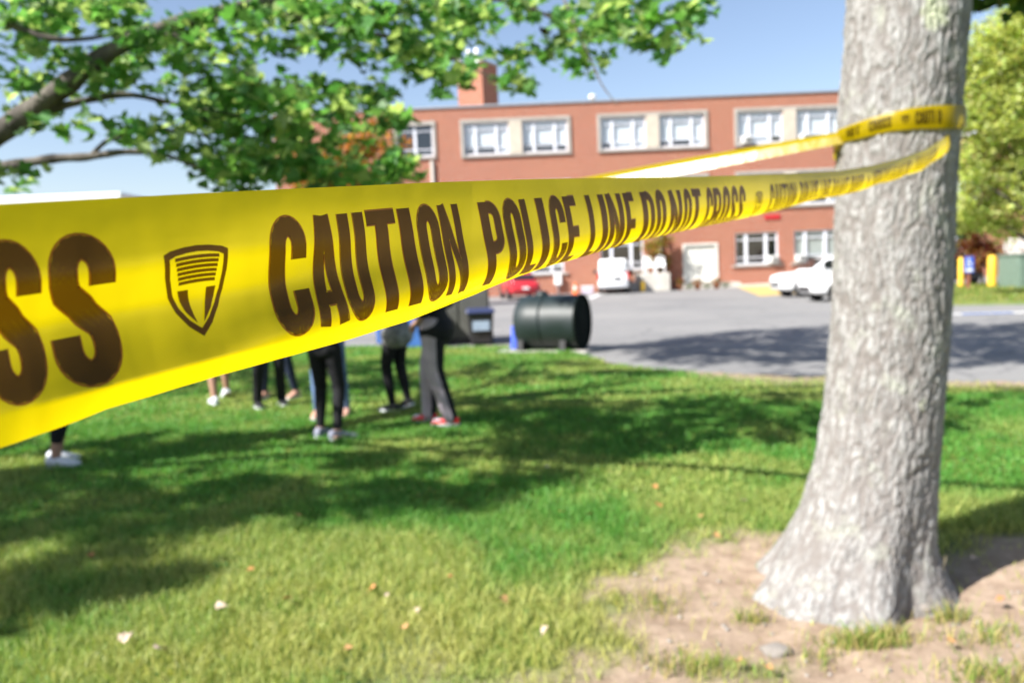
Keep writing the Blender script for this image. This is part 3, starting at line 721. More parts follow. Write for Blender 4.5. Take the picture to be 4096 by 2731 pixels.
# blue cloth bag leaning by the tank
mb = MB(); rings = []
for i in range(9):
    t = i/8; z = .46*t; w = .13*(1-.55*t**1.3); ring = []
    for k in range(16):
        a = 2*math.pi*k/16; q = w*(1+.14*math.sin(3*a+4*t)+.08*math.sin(7*a-9*t)); ring.append((q*math.cos(a)-.03*t, q*.8*math.sin(a), z))
    rings.append(ring)
mb.loft(rings); o = mb.build('blue_bag', M['cloth_blue']); o.location = (gpix(517, 348).x, tz+.30, .03); tag(o, 'crumpled bright blue cloth bag against the green tank', 'bag')
# cabinet and bin behind the people
cb = thing('grey_cabinet', 'dark grey metal cabinet standing at the lawn edge behind the people', 'cabinet', (gpix(458, 345).x, 18.2, 0), R(3))
MB().box((0, 0, .86), (1.35, .8, 1.5), bev=.03).build('case', M['cabinet'], cb)
MB().box((0, 0, .06), (1.42, .86, .12)).build('plinth', M['black_plastic'], cb)
for x in (-.33, .33): MB().box((x, -.412, .88), (.62, .03, 1.36), bev=.01).build('door', M['cabinet'], cb)
def bin_(name, label, loc, rz, mat_body, mat_lid, plate=None, group=None, h=.95, w=.58):
    t = thing(name, label, 'bin', loc, rz, group)
    rings = []
    for z, k in ((.05, .78), (.3, .85), (.7, .95), (h, 1.0)):
        rings.append([(sx*w/2*k*cx, sy*w*.6*k*cy, z) for sx, sy, cx, cy in ((-1, -1, 1, .85), (-1, -1, .85, 1), (1, -1, .85, 1), (1, -1, 1, .85), (1, 1, 1, .85), (1, 1, .85, 1), (-1, 1, .85, 1), (-1, 1, 1, .85))])
    MB().loft(rings, sm=False).build('body', mat_body, t)
    MB().box((0, -.02, h+.05), (w*1.08, w*1.28, .09), taper=.9, bev=.02).build('lid', mat_lid, t)
    MB().tube([(-w*.4, w*.72, h-.02), (w*.4, w*.72, h-.02)], .02, 8).build('handle', mat_lid, t)
    for s in (-1, 1):
        m = MB(); cyl = [(s*w*.42-.03, .0), (s*w*.42-.03, .13), (s*w*.42+.03, .13), (s*w*.42+.03, 0)]; cyl_x(m, 0, 0, 0, .13, cyl, 16)
        q = m.build('wheel', M['tyre'], t); q.location = (0, w*.5, 0)
    if plate:
        MB().box((0, -w*.595, h*.62), (w*.62, .025, .2)).build('label_plate', plate, t)
    return t
bin_('black_bin', 'black wheeled bin with a pale blue label, in front of grey cabinet', (gpix(481, 345).x, 17.5, 0), R(4), M['black_plastic'], M['lid_blue'], mat('pale_label', (.26, .33, .43), .5, var=.1), None, .48+.2)
bin_('blue_bin', 'blue wheeled bin at lawn edge, left of the walking person in black', (gpix(386, 345).x, 18.6, 0), R(6), M['bin_blue'], M['lid_blue'], None, 'blue bins at the lawn edge')
bin_('blue_bin', 'blue wheeled bin at lawn edge, between the walker and the grey trousers', (gpix(414, 350).x, 17.4, 0), R(-4), M['bin_blue'], M['lid_blue'], None, 'blue bins at the lawn edge')

# ================================================================== RIGHT VERGE
p = pix(992, 286, 33)
simple('tall_bollard', [('post', MB().lathe([(.17, 0), (.17, 1.15), (.12, 1.25), (0, 1.28)], n=16), M['yellow_paint'])],
       'thick yellow bollard between blue sign and green electrical box', 'bollard', (p.x, 33, .08))
p = pix(963.5, 284, 34)
simple('narrow_bollard', [('post', MB().lathe([(.11, 0), (.11, 1.15), (.07, 1.22), (0, 1.24)], n=14), M['yellow_paint'])],
       'narrow yellow bollard behind the blue parking sign', 'bollard', (p.x, 34.2, .08))
p = pix(968, 284, 32)
sg = thing('parking_sign', 'blue accessible parking sign on a brown wooden post', 'sign', (p.x, 32, .08), R(-6))
MB().box((0, 0, .65), (.11, .11, 1.3)).build('post', M['wood'], sg)
bd = MB().box((0, -.075, .95), (.36, .02, .62), bev=.008).build('board', M['sign_blue'], sg)
m = MB()   # wheelchair symbol: head, back, seat, wheel
m.ball((-.02, -.089, 1.17), (.035, .004, .035)); m.box((-.01, -.089, 1.06), (.035, .006, .15)); m.box((.03, -.0895, 1.0), (.11, .006, .03)); m.box((.08, -.0893, .95), (.03, .006, .10))
vs = []; n = 20
for q in (.10, .078):
    for k in range(n): a = 2*math.pi*k/n; vs.append((-.01+q*math.cos(a), -.0888, .95+q*math.sin(a)))
m.add(vs, [(k, (k+1) % n, n+(k+1) % n, n+k) for k in range(n)]); m.build('wheelchair_symbol', M['white_plastic'], bd)
MB().box((0, -.087, .74), (.26, .004, .09)).build('white_band', M['white_plastic'], bd)
p = pix(998, 281, 31)
eb = thing('electrical_box', 'green metal electrical box with louvred door on the grass verge', 'electrical box', (p.x+1.95, 31.6, .07), R(-3))
MB().box((0, 0, .62), (2.3, 1.5, 1.24), bev=.03).build('case', M['box_green'], eb)
d = MB().box((.25, -.765, .58), (1.5, .04, .95), bev=.01).build('door', mat('door_green', (.06, .12, .095), .5, var=.15), eb)
for k in range(10): MB().box((.25, -.79, .2+k*.085), (1.3, .02, .045)).build('slat', M['box_green'], d)
MB().box((0, 0, 1.27), (2.4, 1.6, .07), bev=.02).build('lid', M['box_green'], eb)
# white picket screen behind the box
p = pix(1006, 252, 36)
sc = thing('white_fence', 'white picket fence panel behind the green electrical box', 'fence', (p.x, 36.2, 0), 0)
for k in range(14): MB().box((.1+k*.2, 0, 1.05), (.12, .03, 2.0)).build('picket', M['white_plastic'], sc)
for z in (.5, 1.7): MB().box((1.4, .035, z), (2.9, .04, .09)).build('rail', M['white_plastic'], sc)
# ================================================================== NEAR TREE TRUNK
rows = [(-60, 854, 968), (0, 851, 964), (78, 845, 958), (113, 842, 956), (174, 840, 951), (218, 838, 949), (305, 834, 947), (331, 832, 945), (405, 825, 940), (461, 814, 935), (492, 804, 932), (514, 797, 930), (540, 783, 928), (570, 766, 932), (592, 751, 937), (612, 741, 942), (630, 734, 946)]
YC = 3.72
tc = []
for y, xl, xr in rows:
    c = pix((xl+xr)/2, y, YC); tc.append((c.z, c.x, (xr-xl)/2/FPX*YC*.985))
tc.sort()
tzs = np.array([t[0] for t in tc]); tcx = np.array([t[1] for t in tc]); trr = np.array([t[2] for t in tc])
def trunk_at(z):
    return np.interp(z, tzs, tcx), YC+0*z, np.interp(z, tzs, trr)
near_tree = thing('shade_tree', 'large grey-barked tree wrapped with yellow tape on the right', 'tree', (float(tcx[0]), YC, 0))
NA = 380
zz = np.concatenate([np.linspace(-.22, 3.1, 520), np.linspace(3.15, 7.5, 60)])
cx_, cy_, cr_ = trunk_at(np.clip(zz, tzs[0], tzs[-1]))
cr_ = np.where(zz > 3.0, cr_*np.clip(1-(zz-3.0)*.13, .25, 1), cr_)
cr_ = cr_+.05*np.exp(-np.clip(zz+.1, 0, 9)/.09)
cx_ = cx_+np.where(zz > 3, (zz-3)*.05, 0)
A = np.linspace(0, 2*np.pi, NA, endpoint=False)
AA, ZZ = np.meshgrid(A, zz)
G1, G2, G3 = lattice(11, 62), lattice(12, 124), lattice(13, 20)
wob = (G3(AA/(2*np.pi)*20, ZZ*5)-.5)
a1 = AA/(2*np.pi)*62+wob*1.8
rid = np.abs(2*G1(a1 % 62, ZZ*10+wob*1.5)-1); rid2 = np.abs(2*G2((a1*2) % 124, ZZ*22)-1)
gro = np.maximum(1-smooth(0, .42, rid), .7*(1-smooth(0, .4, rid2)))
plates = G2((AA/(2*np.pi)*124) % 124, ZZ*36)
low = np.exp(-np.clip(ZZ, 0, 9)/.28)
flare = 1+low*(.10*np.cos(3*AA+.6)+.09*np.cos(5*AA+2.0)+.05*np.cos(8*AA))
rr = cr_[:, None]*flare-.006*gro*(1-.4*low)+.007*(plates-.5)+.006*wob+.004*(G2((AA/(2*np.pi)*248) % 124, ZZ*80)-.5)
VX = cx_[:, None]+rr*np.cos(AA)-tcx[0]; VY = rr*np.sin(AA)
v = np.stack([VX.ravel(), VY.ravel(), ZZ.ravel()], 1)
i = np.arange((len(zz)-1)*NA); r_ = i//NA; c_ = i % NA; c2_ = (c_+1) % NA
tr_o = np_mesh('trunk', v, np.stack([r_*NA+c_, r_*NA+c2_, (r_+1)*NA+c2_, (r_+1)*NA+c_], 1), [M['bark']], near_tree, True, 4)
vfloat(tr_o, 'groove', np.clip(gro.ravel(), 0, 1))

# ================================================================== LEAVES
LEAF = np.array([(0, 0), (.30, -.06), (.50, .22), (.30, .34), (.36, .62), (.13, .56), (0, 1.0), (-.13, .56), (-.36, .62), (-.30, .34), (-.50, .22), (-.30, -.06)], np.float32)
LEAF_T = np.array([(0, 1, 3), (1, 2, 3), (0, 3, 5), (3, 4, 5), (0, 5, 7), (5, 6, 7), (0, 7, 9), (7, 8, 9), (0, 9, 11), (9, 10, 11)], np.int32)
OVAL = np.array([(0, 0), (.28, .3), (.24, .7), (0, 1), (-.24, .7), (-.28, .3)], np.float32)
OVAL_T = np.array([(0, 1, 5), (1, 2, 4), (1, 4, 5), (2, 3, 4)], np.int32)
def leaves(name, pos, size, cols, parent, m, shape=LEAF, tri=LEAF_T, up=.55, droop=.5, kind='stuff'):
    n = len(pos); size = np.broadcast_to(size, n)
    az = rng.uniform(0, 2*np.pi, n)
    nz = np.stack([rng.normal(0, 1, n)*(1-up), rng.normal(0, 1, n)*(1-up), np.abs(rng.normal(.6, .4, n))+up], 1); nz /= np.linalg.norm(nz, axis=1, keepdims=True)
    t = np.stack([np.cos(az), np.sin(az), -droop*rng.random(n)], 1); t -= nz*(t*nz).sum(1, keepdims=True); t /= np.linalg.norm(t, axis=1, keepdims=True)
    b = np.cross(nz, t)
    P = pos[:, None, :]+size[:, None, None]*(shape[None, :, 0:1]*b[:, None, :]+shape[None, :, 1:2]*t[:, None, :])
    fold = np.abs(shape[:, 0])*.5-.12*shape[:, 1]**2
    P += size[:, None, None]*fold[None, :, None]*nz[:, None, :]
    k = len(shape)
    T = (tri[None]+(np.arange(n)*k)[:, None, None]).reshape(-1, 3)
    o = np_mesh(name, P.reshape(-1, 3), T, [m], parent)
    vcol(o, 'tint', np.repeat(cols, k, 0))
    if kind: o['kind'] = kind
    return o
def tint(n, base, var=.25, alt=None, p=0.0):
    base = np.array(base); c = base[None]*(1+rng.normal(0, var, (n, 1)))+base[None]*rng.normal(0, .08, (n, 3))
    if alt is not None:
        k = rng.random(n) < p; c[k] = np.array(alt)[None]*(1+rng.normal(0, .2, (k.sum(), 1)))
    return np.clip(c, .004, .9)
def cluster(c, r, n):
    d = rng.normal(0, 1, (n, 3)); d /= np.linalg.norm(d, axis=1, keepdims=True)
    return np.array(c)[None]+d*(rng.random((n, 1))**.45)*np.array(r)[None]
def branch(mb, pts, r0, r1, n=8):
    pts = [Vector(p) for p in pts]; q = []
    for i in range(len(pts)-1):
        for k in range(5):
            t = k/5; a = pts[max(i-1, 0)]; b = pts[i]; c = pts[i+1]; d = pts[min(i+2, len(pts)-1)]
            q.append(.5*((2*b)+(c-a)*t+(2*a-5*b+4*c-d)*t*t+(3*b-a-3*c+d)*t**3))
    q.append(pts[-1]); q = [p+Vector(mnoise.noise_vector(p*2.5))*r0*.35 for p in q]
    mb.tube(q, list(np.linspace(r0, r1, len(q))*(1+.10*np.sin(np.arange(len(q))*1.7))), n)
    return q
# crown of the near tree: limbs and leaves above the picture, one spray dips in at the top right
mb = MB(); base = Vector((float(cx_[-1])-float(tcx[0]), 0, 7.2)); cl = []
for k in range(9):
    a = k*2.4+.4; l = 1.8+.9*((k*37) % 10)/10; z0 = 4.6+k*.33
    s = Vector((float(np.interp(z0, zz, cx_))-float(tcx[0]), 0, z0)); e = s+Vector((math.cos(a)*l, math.sin(a)*l*.8, 1.2+.2*(k % 3)))
    branch(mb, [s, s.lerp(e, .45)+Vector((0, 0, .25)), e], .085, .02); cl.append(e); cl.append(s.lerp(e, .6))
e2 = pix(1000, 4, 5.2)-Vector((float(tcx[0]), YC, 0)); s2 = Vector((.15, .1, 4.4)); branch(mb, [s2, s2.lerp(e2, .5)+Vector((.1, .2, .2)), e2], .05, .012)
mb.build('limb', M['bark_dark'], near_tree)
pos = [cluster(c+Vector((0, 0, .4)), (1.0, 1.0, .8), 260) for c in cl]+[cluster(base+Vector((0, 0, 1.2)), (1.6, 1.6, 1.4), 900)]
pos.append(cluster(e2+Vector((.0, 0, .10)), (.42, .3, .13), 190)); pos.append(cluster(e2+Vector((.45, .2, .1)), (.35, .3, .14), 120))
pos = np.concatenate(pos)
leaves('crown', pos, rng.uniform(.09, .15, len(pos)), tint(len(pos), (.055, .13, .022), .25, (.16, .24, .03), .12), near_tree, M['leaf'])

# ================================================================== CAUTION TAPE
tape = thing('caution_tape', 'yellow police caution tape with black lettering, tied round the big trunk', 'tape', (0, 0, 0))
S = 2.2969
TOPX = np.array([-900, 0, 300, 450, 600, 800, 1000, 1200, 1350, 1500, 1593, 1700, 1755, 1800, 1925, 2000, 2061, 2130, 2188, 2230])/S
TOPY = np.array([516, 468, 452, 443.5, 436, 427, 418, 411.5, 408.5, 406, 405, 402, 400, 399, 392, 380, 365, 341, 303, 285])/S
VX_, K_ = 1026.0, 3.8
Zf = lambda x: 1/(K_*(1-x/VX_))
TW = .0762
d_h = Vector(((VX_-512)/FPX, 1, 0)).normalized(); n_h = Vector((d_h.y, -d_h.x, 0))
vk = np.array([0, .10, .28, .38, .50, .58, .70, .80, .862, .870, 1.0])
prof = {-400: [19, 19, 17, -8, -8, 14, 20, 14, 4, 0, 0], -30: [18, 18, 16, -9, -9, 10, 14, 12, 4, -2, -4], 80: [18, 18, 16, -10, -10, 10, 15, 17, 16, -36, -38],
        200: [18, 18, 14, -9, -9, 9, 16, 17, 14, -40, -42], 300: [18, 17, 6, -8, -2, 11, 15, 2, -28, -40, -44], 400: [17, 17, 9, 3, 8, 12, 4, -24, -34, -40, -48],
        480: [17, 17, 9, 5, 8, 4, -16, -40, -48, -54, -66], 560: [18, 17, 10, 6, 2, -8, -34, -58, -68, -74, -92], 650: [19, 18, 11, 4, -4, -20, -48, -74, -84, -92, -115],
        740: [20, 18, 8, -2, -20, -36, -66, -92, -100, -108, -128], 830: [24, 20, 4, -12, -34, -52, -78, -100, -110, -118, -135], 890: [30, 22, 4, -12, -26, -40, -60, -76, -84, -90, -100], 953: [8, 6, 4, 0, -4, -8, -12, -14, -16, -18, -20]}
pk = np.array(sorted(prof)); pv = np.array([prof[k] for k in sorted(prof)], float)
gx = np.concatenate([np.linspace(-400, 0, 40, endpoint=False), np.linspace(0, 955, 420)]); gv = np.linspace(0, 1, 81)
PG = np.zeros((len(gx), len(gv), 3))
SSX = lambda x: float(Zf(x))*1.2
for i, x in enumerate(gx):
    T = pix(x, float(np.interp(x, TOPX, TOPY)), float(Zf(x)))
    th = np.radians(np.interp(gv, vk, [np.interp(x, pk, pv[:, j]) for j in range(len(vk))]))
    sm_ = np.convolve(np.pad(th, 2, 'edge'), np.ones(5)/5, 'valid') if x > 300 else th
    sm_ = sm_+np.radians(9)*(fbm(gv*3.2+x*.002, np.full(len(gv), x*.012+50), 1.0, L2, 3)-.5)*(1-.3*gv)+np.radians(4)*np.sin(SSX(x)*9+gv*5)*smooth(0, .2, gv)
    dn = np.concatenate([[0], np.cumsum(np.sin((sm_[1:]+sm_[:-1])/2))])*TW/(len(gv)-1)
    dz = np.concatenate([[0], np.cumsum(np.cos((sm_[1:]+sm_[:-1])/2))])*TW/(len(gv)-1)
    PG[i] = np.array(T)[None]+dn[:, None]*np.array(n_h)[None]-dz[:, None]*np.array((0, 0, 1))[None]
cen = PG[:, 0]; SS = np.concatenate([[0], np.cumsum(np.linalg.norm(np.diff(cen[:, :2], axis=0), axis=1))])
jv = int(round(.165*(len(gv)-1)))
def project(p):
    q = Vector(p)-CC; d = q.dot(f_); return 512+FPX*q.dot(CR)/d, 341-FPX*q.dot(CU)/d
gpx = np.array([project(q)[0] for q in PG[:, jv]])
s_of_x = lambda x: np.interp(np.asarray(x)-8*np.clip(1-np.asarray(x)/650, 0, 1), gpx, SS)
def sheet_mesh(name, G, parent, m):
    nx, nv = G.shape[:2]; i = np.arange((nx-1)*(nv-1)); a = (i//(nv-1))*nv+i % (nv-1)
    return np_mesh(name, G.reshape(-1, 3), np.stack([a, a+1, a+1+nv, a+nv], 1), [m], parent, True, 4)
front = sheet_mesh('front_strand', PG, tape, M['tape'])
def normals(G):
    du = np.gradient(G, axis=0); dv = np.gradient(G, axis=1); n = np.cross(du, dv); n /= np.linalg.norm(n, axis=2, keepdims=True)+1e-12
    return n
def sampler(G, SSs):
    N = normals(G); mid = G[len(G)//2, G.shape[1]//2]; 
    if np.dot(N[len(G)//2, G.shape[1]//2], np.array(CC)-mid) < 0: N = -N
    nv = G.shape[1]
    def f(s, v, off):
        fi = np.interp(s, SSs, np.arange(len(SSs))); fj = np.clip(v, 0, 1)*(nv-1)
        i0 = np.clip(fi.astype(int), 0, len(SSs)-2); j0 = np.clip(fj.astype(int), 0, nv-2); a = (fi-i0)[:, None]; b = (fj-j0)[:, None]
        def bl(Q): return Q[i0, j0]*(1-a)*(1-b)+Q[i0+1, j0]*a*(1-b)+Q[i0, j0+1]*(1-a)*b+Q[i0+1, j0+1]*a*b
        return bl(G)+bl(N)*off
    return f
# ---- condensed gothic letters as strokes in a box 0..W x 0..1
LW, ST = .43, .168
def arc(cx, cy, rx, ry, a0, a1, n=14): return [(cx+rx*math.cos(R(a0+(a1-a0)*k/n)), cy+ry*math.sin(R(a0+(a1-a0)*k/n))) for k in range(n+1)]
def letter(ch):
    """list of (centre line, width)"""
    w = LW; h = ST/2; l, r = h, w-h; rx = (w-ST)/2; ry = .17; c = w/2; t = 1-h*.8; b = h*.8
    V = ST; Hh = ST*.8
    if ch == 'C': return [([(r, .64), (r, t-ry)]+arc(c, t-ry, rx, ry, 0, 180)+[(l, b+ry)]+arc(c, b+ry, rx, ry, 180, 360)+[(r, .37)], V)]
    if ch == 'O': return [([(l, .5), (l, b+ry)]+arc(c, b+ry, rx, ry, 180, 360)+[(r, t-ry)]+arc(c, t-ry, rx, ry, 0, 180)+[(l, .5)], V)]
    if ch == 'U': return [([(l, 1), (l, b+ry)]+arc(c, b+ry, rx, ry, 180, 360)+[(r, 1)], V)]
    if ch == 'S': return [([(r, .66), (r, t-ry)]+arc(c, t-ry, rx, ry, 0, 180)+[(l, .70), (l+.02, .62), (c-.02, .53), (c+.02, .47), (r-.02, .38), (r, .30), (r, b+ry)]+arc(c, b+ry, rx, ry, 360, 180)+[(l, .34)], V)]
    if ch == 'D': return [([(l, 0), (l, 1)], V), ([(l+h, t), (c-.01, t)]+arc(c-.01, t-ry, rx+.01, ry, 90, 0)+[(r, b+ry)]+arc(c-.01, b+ry, rx+.01, ry, 0, -90)+[(l+h, b)], Hh)]
    if ch in 'PR':
        s = [([(l, 0), (l, 1)], V), ([(l+h, t), (c-.01, t)]+arc(c-.01, t-.14, rx+.01, .14, 90, 0)+[(r, .60)]+arc(c-.01, .57, rx+.01, .12, 0, -90)+[(l+h, .45)], Hh)]
        if ch == 'R': s.append(([(c+.03, .42), (r-.02, .34), (r, .2), (r+.01, 0)], V*.95))
        return s
    if ch == 'A': return [([(h*.72, 0), (c-.035, 1)], V*.86), ([(w-h*.72, 0), (c+.035, 1)], V*.86), ([(.10, .245), (w-.10, .245)], Hh*.9)]
    if ch == 'N': return [([(h*.75, 0), (h*.75, 1)], V*.75), ([(w-h*.75, 0), (w-h*.75, 1)], V*.75), ([(h*.85, 1), (w-h*.85, 0)], V*.62)]
    if ch == 'T': return [([(c, 0), (c, 1-Hh)], V), ([(.0, t), (w, t)], Hh)]
    if ch == 'I': return [([(h, 0), (h, 1)], V)]
    if ch == 'L': return [([(l, 0), (l, 1)], V), ([(l+h, b), (w*.92, b)], Hh)]
    if ch == 'E': return [([(l, 0), (l, 1)], V)]+[([(l+h, yy), (w*q, yy)], Hh) for yy, q in ((t, .92), (.5, .86), (b, .92))]
def dense(pts, step=.02):
    o = [pts[0]]
    for a, b in zip(pts[:-1], pts[1:]):
        n = max(1, int(math.hypot(b[0]-a[0], b[1]-a[1])/step)); o += [(a[0]+(b[0]-a[0])*k/n, a[1]+(b[1]-a[1])*k/n) for k in range(1, n+1)]
    o = np.array(o); k = np.concatenate([[True], np.linalg.norm(np.diff(o, axis=0), axis=1) > 1e-4]); return o[k]
def stroke(pts, w):
    p = dense(pts); d = np.gradient(p, axis=0); d /= np.linalg.norm(d, axis=1, keepdims=True)+1e-9; n = np.stack([-d[:, 1], d[:, 0]], 1)
    off = np.linspace(-.5, .5, 6)*w
    return p[:, None, :]+n[:, None, :]*off[None, :, None]          # (k, 6, 2)
def rim(pts, w, t=.014):
    p = dense(pts); d = np.gradient(p, axis=0); d /= np.linalg.norm(d, axis=1, keepdims=True)+1e-9; n = np.stack([-d[:, 1], d[:, 0]], 1)
    return [p[:, None, :]+n[:, None, :]*(sg*(w/2+np.array([-.004, t])))[None, :, None] for sg in (-1, 1)]
VT, VB = .172, .836
_rims = {}
def rims(ch):
    if ch not in _rims:
        L_ = letter(ch); out = []
        for q, (p, w) in enumerate(L_):
            for e in rim(p, w):
                c = (e[:, 0]+e[:, 1])/2; bad = np.zeros(len(c), bool)
                for q2, (p2, w2) in enumerate(L_):
                    if q2 != q: bad |= quad_in(c[:, 0], c[:, 1], stroke(p2, w2))
                k = np.where(~bad)[0]
                for seg in np.split(k, np.where(np.diff(k) > 1)[0]+1):
                    if len(seg) > 2: out.append(e[seg])
        _rims[ch] = out
    return _rims[ch]
_runs = {}
def poly_in(px_, py_, P):
    c = np.zeros(px_.shape, bool); n = len(P)
    for i in range(n):
        x1, y1 = P[i]; x2, y2 = P[(i+1) % n]
        if y1 == y2: continue
        c ^= ((y1 > py_) != (y2 > py_)) & (px_ < (x2-x1)*(py_-y1)/(y2-y1)+x1)
    return c
def quad_in(px_, py_, st):
    a, b = st[:, 0], st[:, -1]; c = np.zeros(px_.shape, bool)
    for i in range(len(a)-1): c |= poly_in(px_, py_, [a[i], a[i+1], b[i+1], b[i]])
    return c
def letter_runs(ch, nx=84, ny=260):
    """the letter's filled area as narrow vertical pieces that do not overlap"""
    if ch in _runs: return _runs[ch]
    xe = np.linspace(-.01, LW+.03, nx+1); ye = np.linspace(-.01, 1.01, ny+1); X, Y = np.meshgrid((xe[1:]+xe[:-1])/2, (ye[1:]+ye[:-1])/2, indexing='ij')
    m = np.zeros(X.shape, bool)
    for p, w in letter(ch):
        st = stroke(p, w)[::2]; st = np.concatenate([st, stroke(p, w)[-1:]]); m |= quad_in(X, Y, st)
    V = []; Q = []
    for i in range(nx):
        d = np.diff(np.concatenate([[0], m[i].astype(int), [0]])); s0 = np.where(d == 1)[0]; s1 = np.where(d == -1)[0]
        for a, b in zip(s0, s1):
            k = max(1, int((b-a)/14)); yy = np.linspace(ye[a], ye[b], k+1); o = len(V)
            for y_ in yy: V += [(xe[i], y_), (xe[i+1], y_)]
            Q += [(o+2*j, o+2*j+1, o+2*j+3, o+2*j+2) for j in range(k)]
    _runs[ch] = (np.array(V), np.array(Q)); return _runs[ch]
def put_letter(ch, s0, sw, f, parent, off0, vt=.172, vb=.836):
    V, Q = letter_runs(ch); return np_mesh('letter', f(s0+V[:, 0]*sw, vt+(1-V[:, 1])*(vb-vt), off0), Q, [M['ink']], parent, True, 4)
def put(strips, s0, sw, f, name, parent, m, off0, vt=VT, vb=VB, rev=False):
    """letter strokes laid on the film between s0 and s0+sw"""
    V = []; T = []; b = 0
    for q, st in enumerate(strips):
        k, c = st.shape[:2]; p = st.reshape(-1, 2)
        V.append(f(s0+p[:, 0]*sw, vt+(1-p[:, 1])*(vb-vt), off0+q*4e-5))
        i = np.arange((k-1)*(c-1)); a = b+(i//(c-1))*c+i % (c-1); T.append(np.stack([a, a+1, a+1+c, a+c], 1)); b += k*c
    return np_mesh(name, np.concatenate(V), np.concatenate(T), [m], parent, True, 4)
def shield_strips():
    """shield outline, six bars and the two dark wings beside the T"""
    S_ = []; top = 1.0
    out = [(0, .93), (.10, .965), (.3, .99), (.5, 1.0), (.7, .99), (.9, .965), (1, .93), (.985, .7), (.93, .48), (.83, .30), (.68, .13), (.5, 0), (.32, .13), (.17, .30), (.07, .48), (.015, .7), (0, .93)]
    p = dense(out, .03); c = np.array([.5, .58]); inn = c+(p-c)*.84
    S_.append(np.stack([p*(1-t)+inn*t for t in np.linspace(0, 1, 4)], 1))
    for k in range(6):
        y = .86-k*.052; a, b = .155+.012*k, .845-.012*k
        xs_ = np.linspace(a, b, 16); S_.append(np.stack([np.stack([xs_, np.full(16, y-.019+.038*t)+.02*(1-((xs_-.5)/.4)**2)], 1) for t in np.linspace(0, 1, 3)], 1))
    for sgn in (-1, 1):
        y = np.linspace(.535, .16, 14); inner = .5+sgn*(.14-.09*(np.linspace(0, 1, 14))**1.6); outer = .5+sgn*np.interp(y, [.16, .22, .3, .42, .535], [.055, .12, .20, .265, .30])
        S_.append(np.stack([np.stack([inner*(1-t)+outer*t, y], 1) for t in np.linspace(0, 1, 4)], 1))
    return S_
words = "CAUTION POLICE LINE DO NOT CROSS".split()
LX = [[623, 713, 780, 843, 917, 955, 1008], [1100, 1151, 1193, 1229, 1256, 1291], [1342, 1371, 1388.5, 1428], [1467, 1499], [1532, 1565, 1585], [1618.6, 1635, 1657, 1677, 1695]]
fs = sampler(PG, SS)
s_shift = s_of_x(768.8)-s_of_x(271.2)
items = []
for wd, lx in zip(words, LX):
    sx = s_of_x(np.array(lx)/S)
    for k, ch in enumerate(wd):
        if k+1 < len(wd): wdt = (sx[k+1]-sx[k])*.88
        else: wdt = np.mean(np.diff(sx))*.90 if wd[-1] not in 'E' else np.mean(np.diff(sx))*.9
        items.append((ch, sx[k], wdt*(.82 if wd == 'DO' and k == 1 else 1)))
unit = np.median([w for c, _, w in items if c not in 'I'])
sh0, sh1 = s_of_x(1730/S), s_of_x(1751/S)
def put_text(f, cyc, parent, lo, hi, thin):
    for ch, s, w in items:
        s = s+cyc*s_shift
        if s < lo or s+w > hi: continue
        w_ = w/LW if ch != 'I' else min(w, unit*.44)/ST
        sw = w_ if ch == 'I' else .8*w_+.2*min(unit/LW, w_*1.1)
        put_letter(ch, s, sw, f, parent, 2.4e-4)
        if thin:
            put(rims(ch), s, sw, f, 'letter_edge', parent, M['ink_edge'], 0.8e-4)
put_text(fs, 0, front, SS[0], SS[-1], True)
for c in (1, 2, 3): put_text(fs, c, front, SS[0], SS[-1]-.25, False)
# the word before: its last two letters show at the left edge
SXL = [(-20, 41), (50, 115)]
for a, b in SXL:
    sa = s_of_x(a); put_letter('S', sa, (s_of_x(b)-sa)*.97/LW, fs, front, 2.4e-4); put(rims('S'), sa, (s_of_x(b)-sa)*.97/LW, fs, 'letter_edge', front, M['ink_edge'], .8e-4)
sa, sb = s_of_x(163), s_of_x(228)
put(shield_strips(), sa, sb-sa, fs, 'shield_emblem', front, M['ink'], 2.4e-4, .27, .74); pass
for c in (1, 2, 3):
    q = (sb-sa); m0 = (sh0+sh1)/2-q/2+(c-1)*s_shift
    put(shield_strips(), m0, q, fs, 'shield_emblem', front, M['ink'], 2.4e-4, .27, .74)
# ---- band round the trunk
WX = np.array([838, 843, 868, 892, 912, 932, 954, 960]); WT = np.array([130, 127.7, 118.5, 111.9, 107.6, 105.2, 104.5, 104.5]); WB = np.array([144.5, 142, 136, 130.6, 128.8, 128.2, 128, 128])
ph = np.radians(np.linspace(-183, 8, 150)); WG = np.zeros((len(ph), 13, 3))
for i, a in enumerate(ph):
    cx0, cy0, r0 = [float(q) for q in trunk_at(np.float64(2.06))]; r0 += .010+.004*math.sin(a*9)
    p = Vector((cx0+r0*math.cos(a), cy0+r0*math.sin(a), 2.06)); sx_, _ = project(p)
    zt_ = pix(sx_, float(np.interp(sx_, WX, WT)), p.y).z; zb_ = pix(sx_, float(np.interp(sx_, WX, WB)), p.y).z
    for j in range(13):
        t = j/12; WG[i, j] = (cx0+(r0+.006*math.sin(t*math.pi))*math.cos(a), cy0+(r0+.006*math.sin(t*math.pi))*math.sin(a), zt_+(zb_-zt_)*t)
wrap = sheet_mesh('trunk_wrap', WG, tape, M['tape'])
WS = np.concatenate([[0], np.cumsum(np.linalg.norm(np.diff(WG[:, 6], axis=0), axis=1))]); fw = sampler(WG, WS)
wpx = np.array([project(q)[0] for q in WG[:, 6]]); s_w = lambda x: np.interp(x, wpx[3:-3], WS[3:-3])
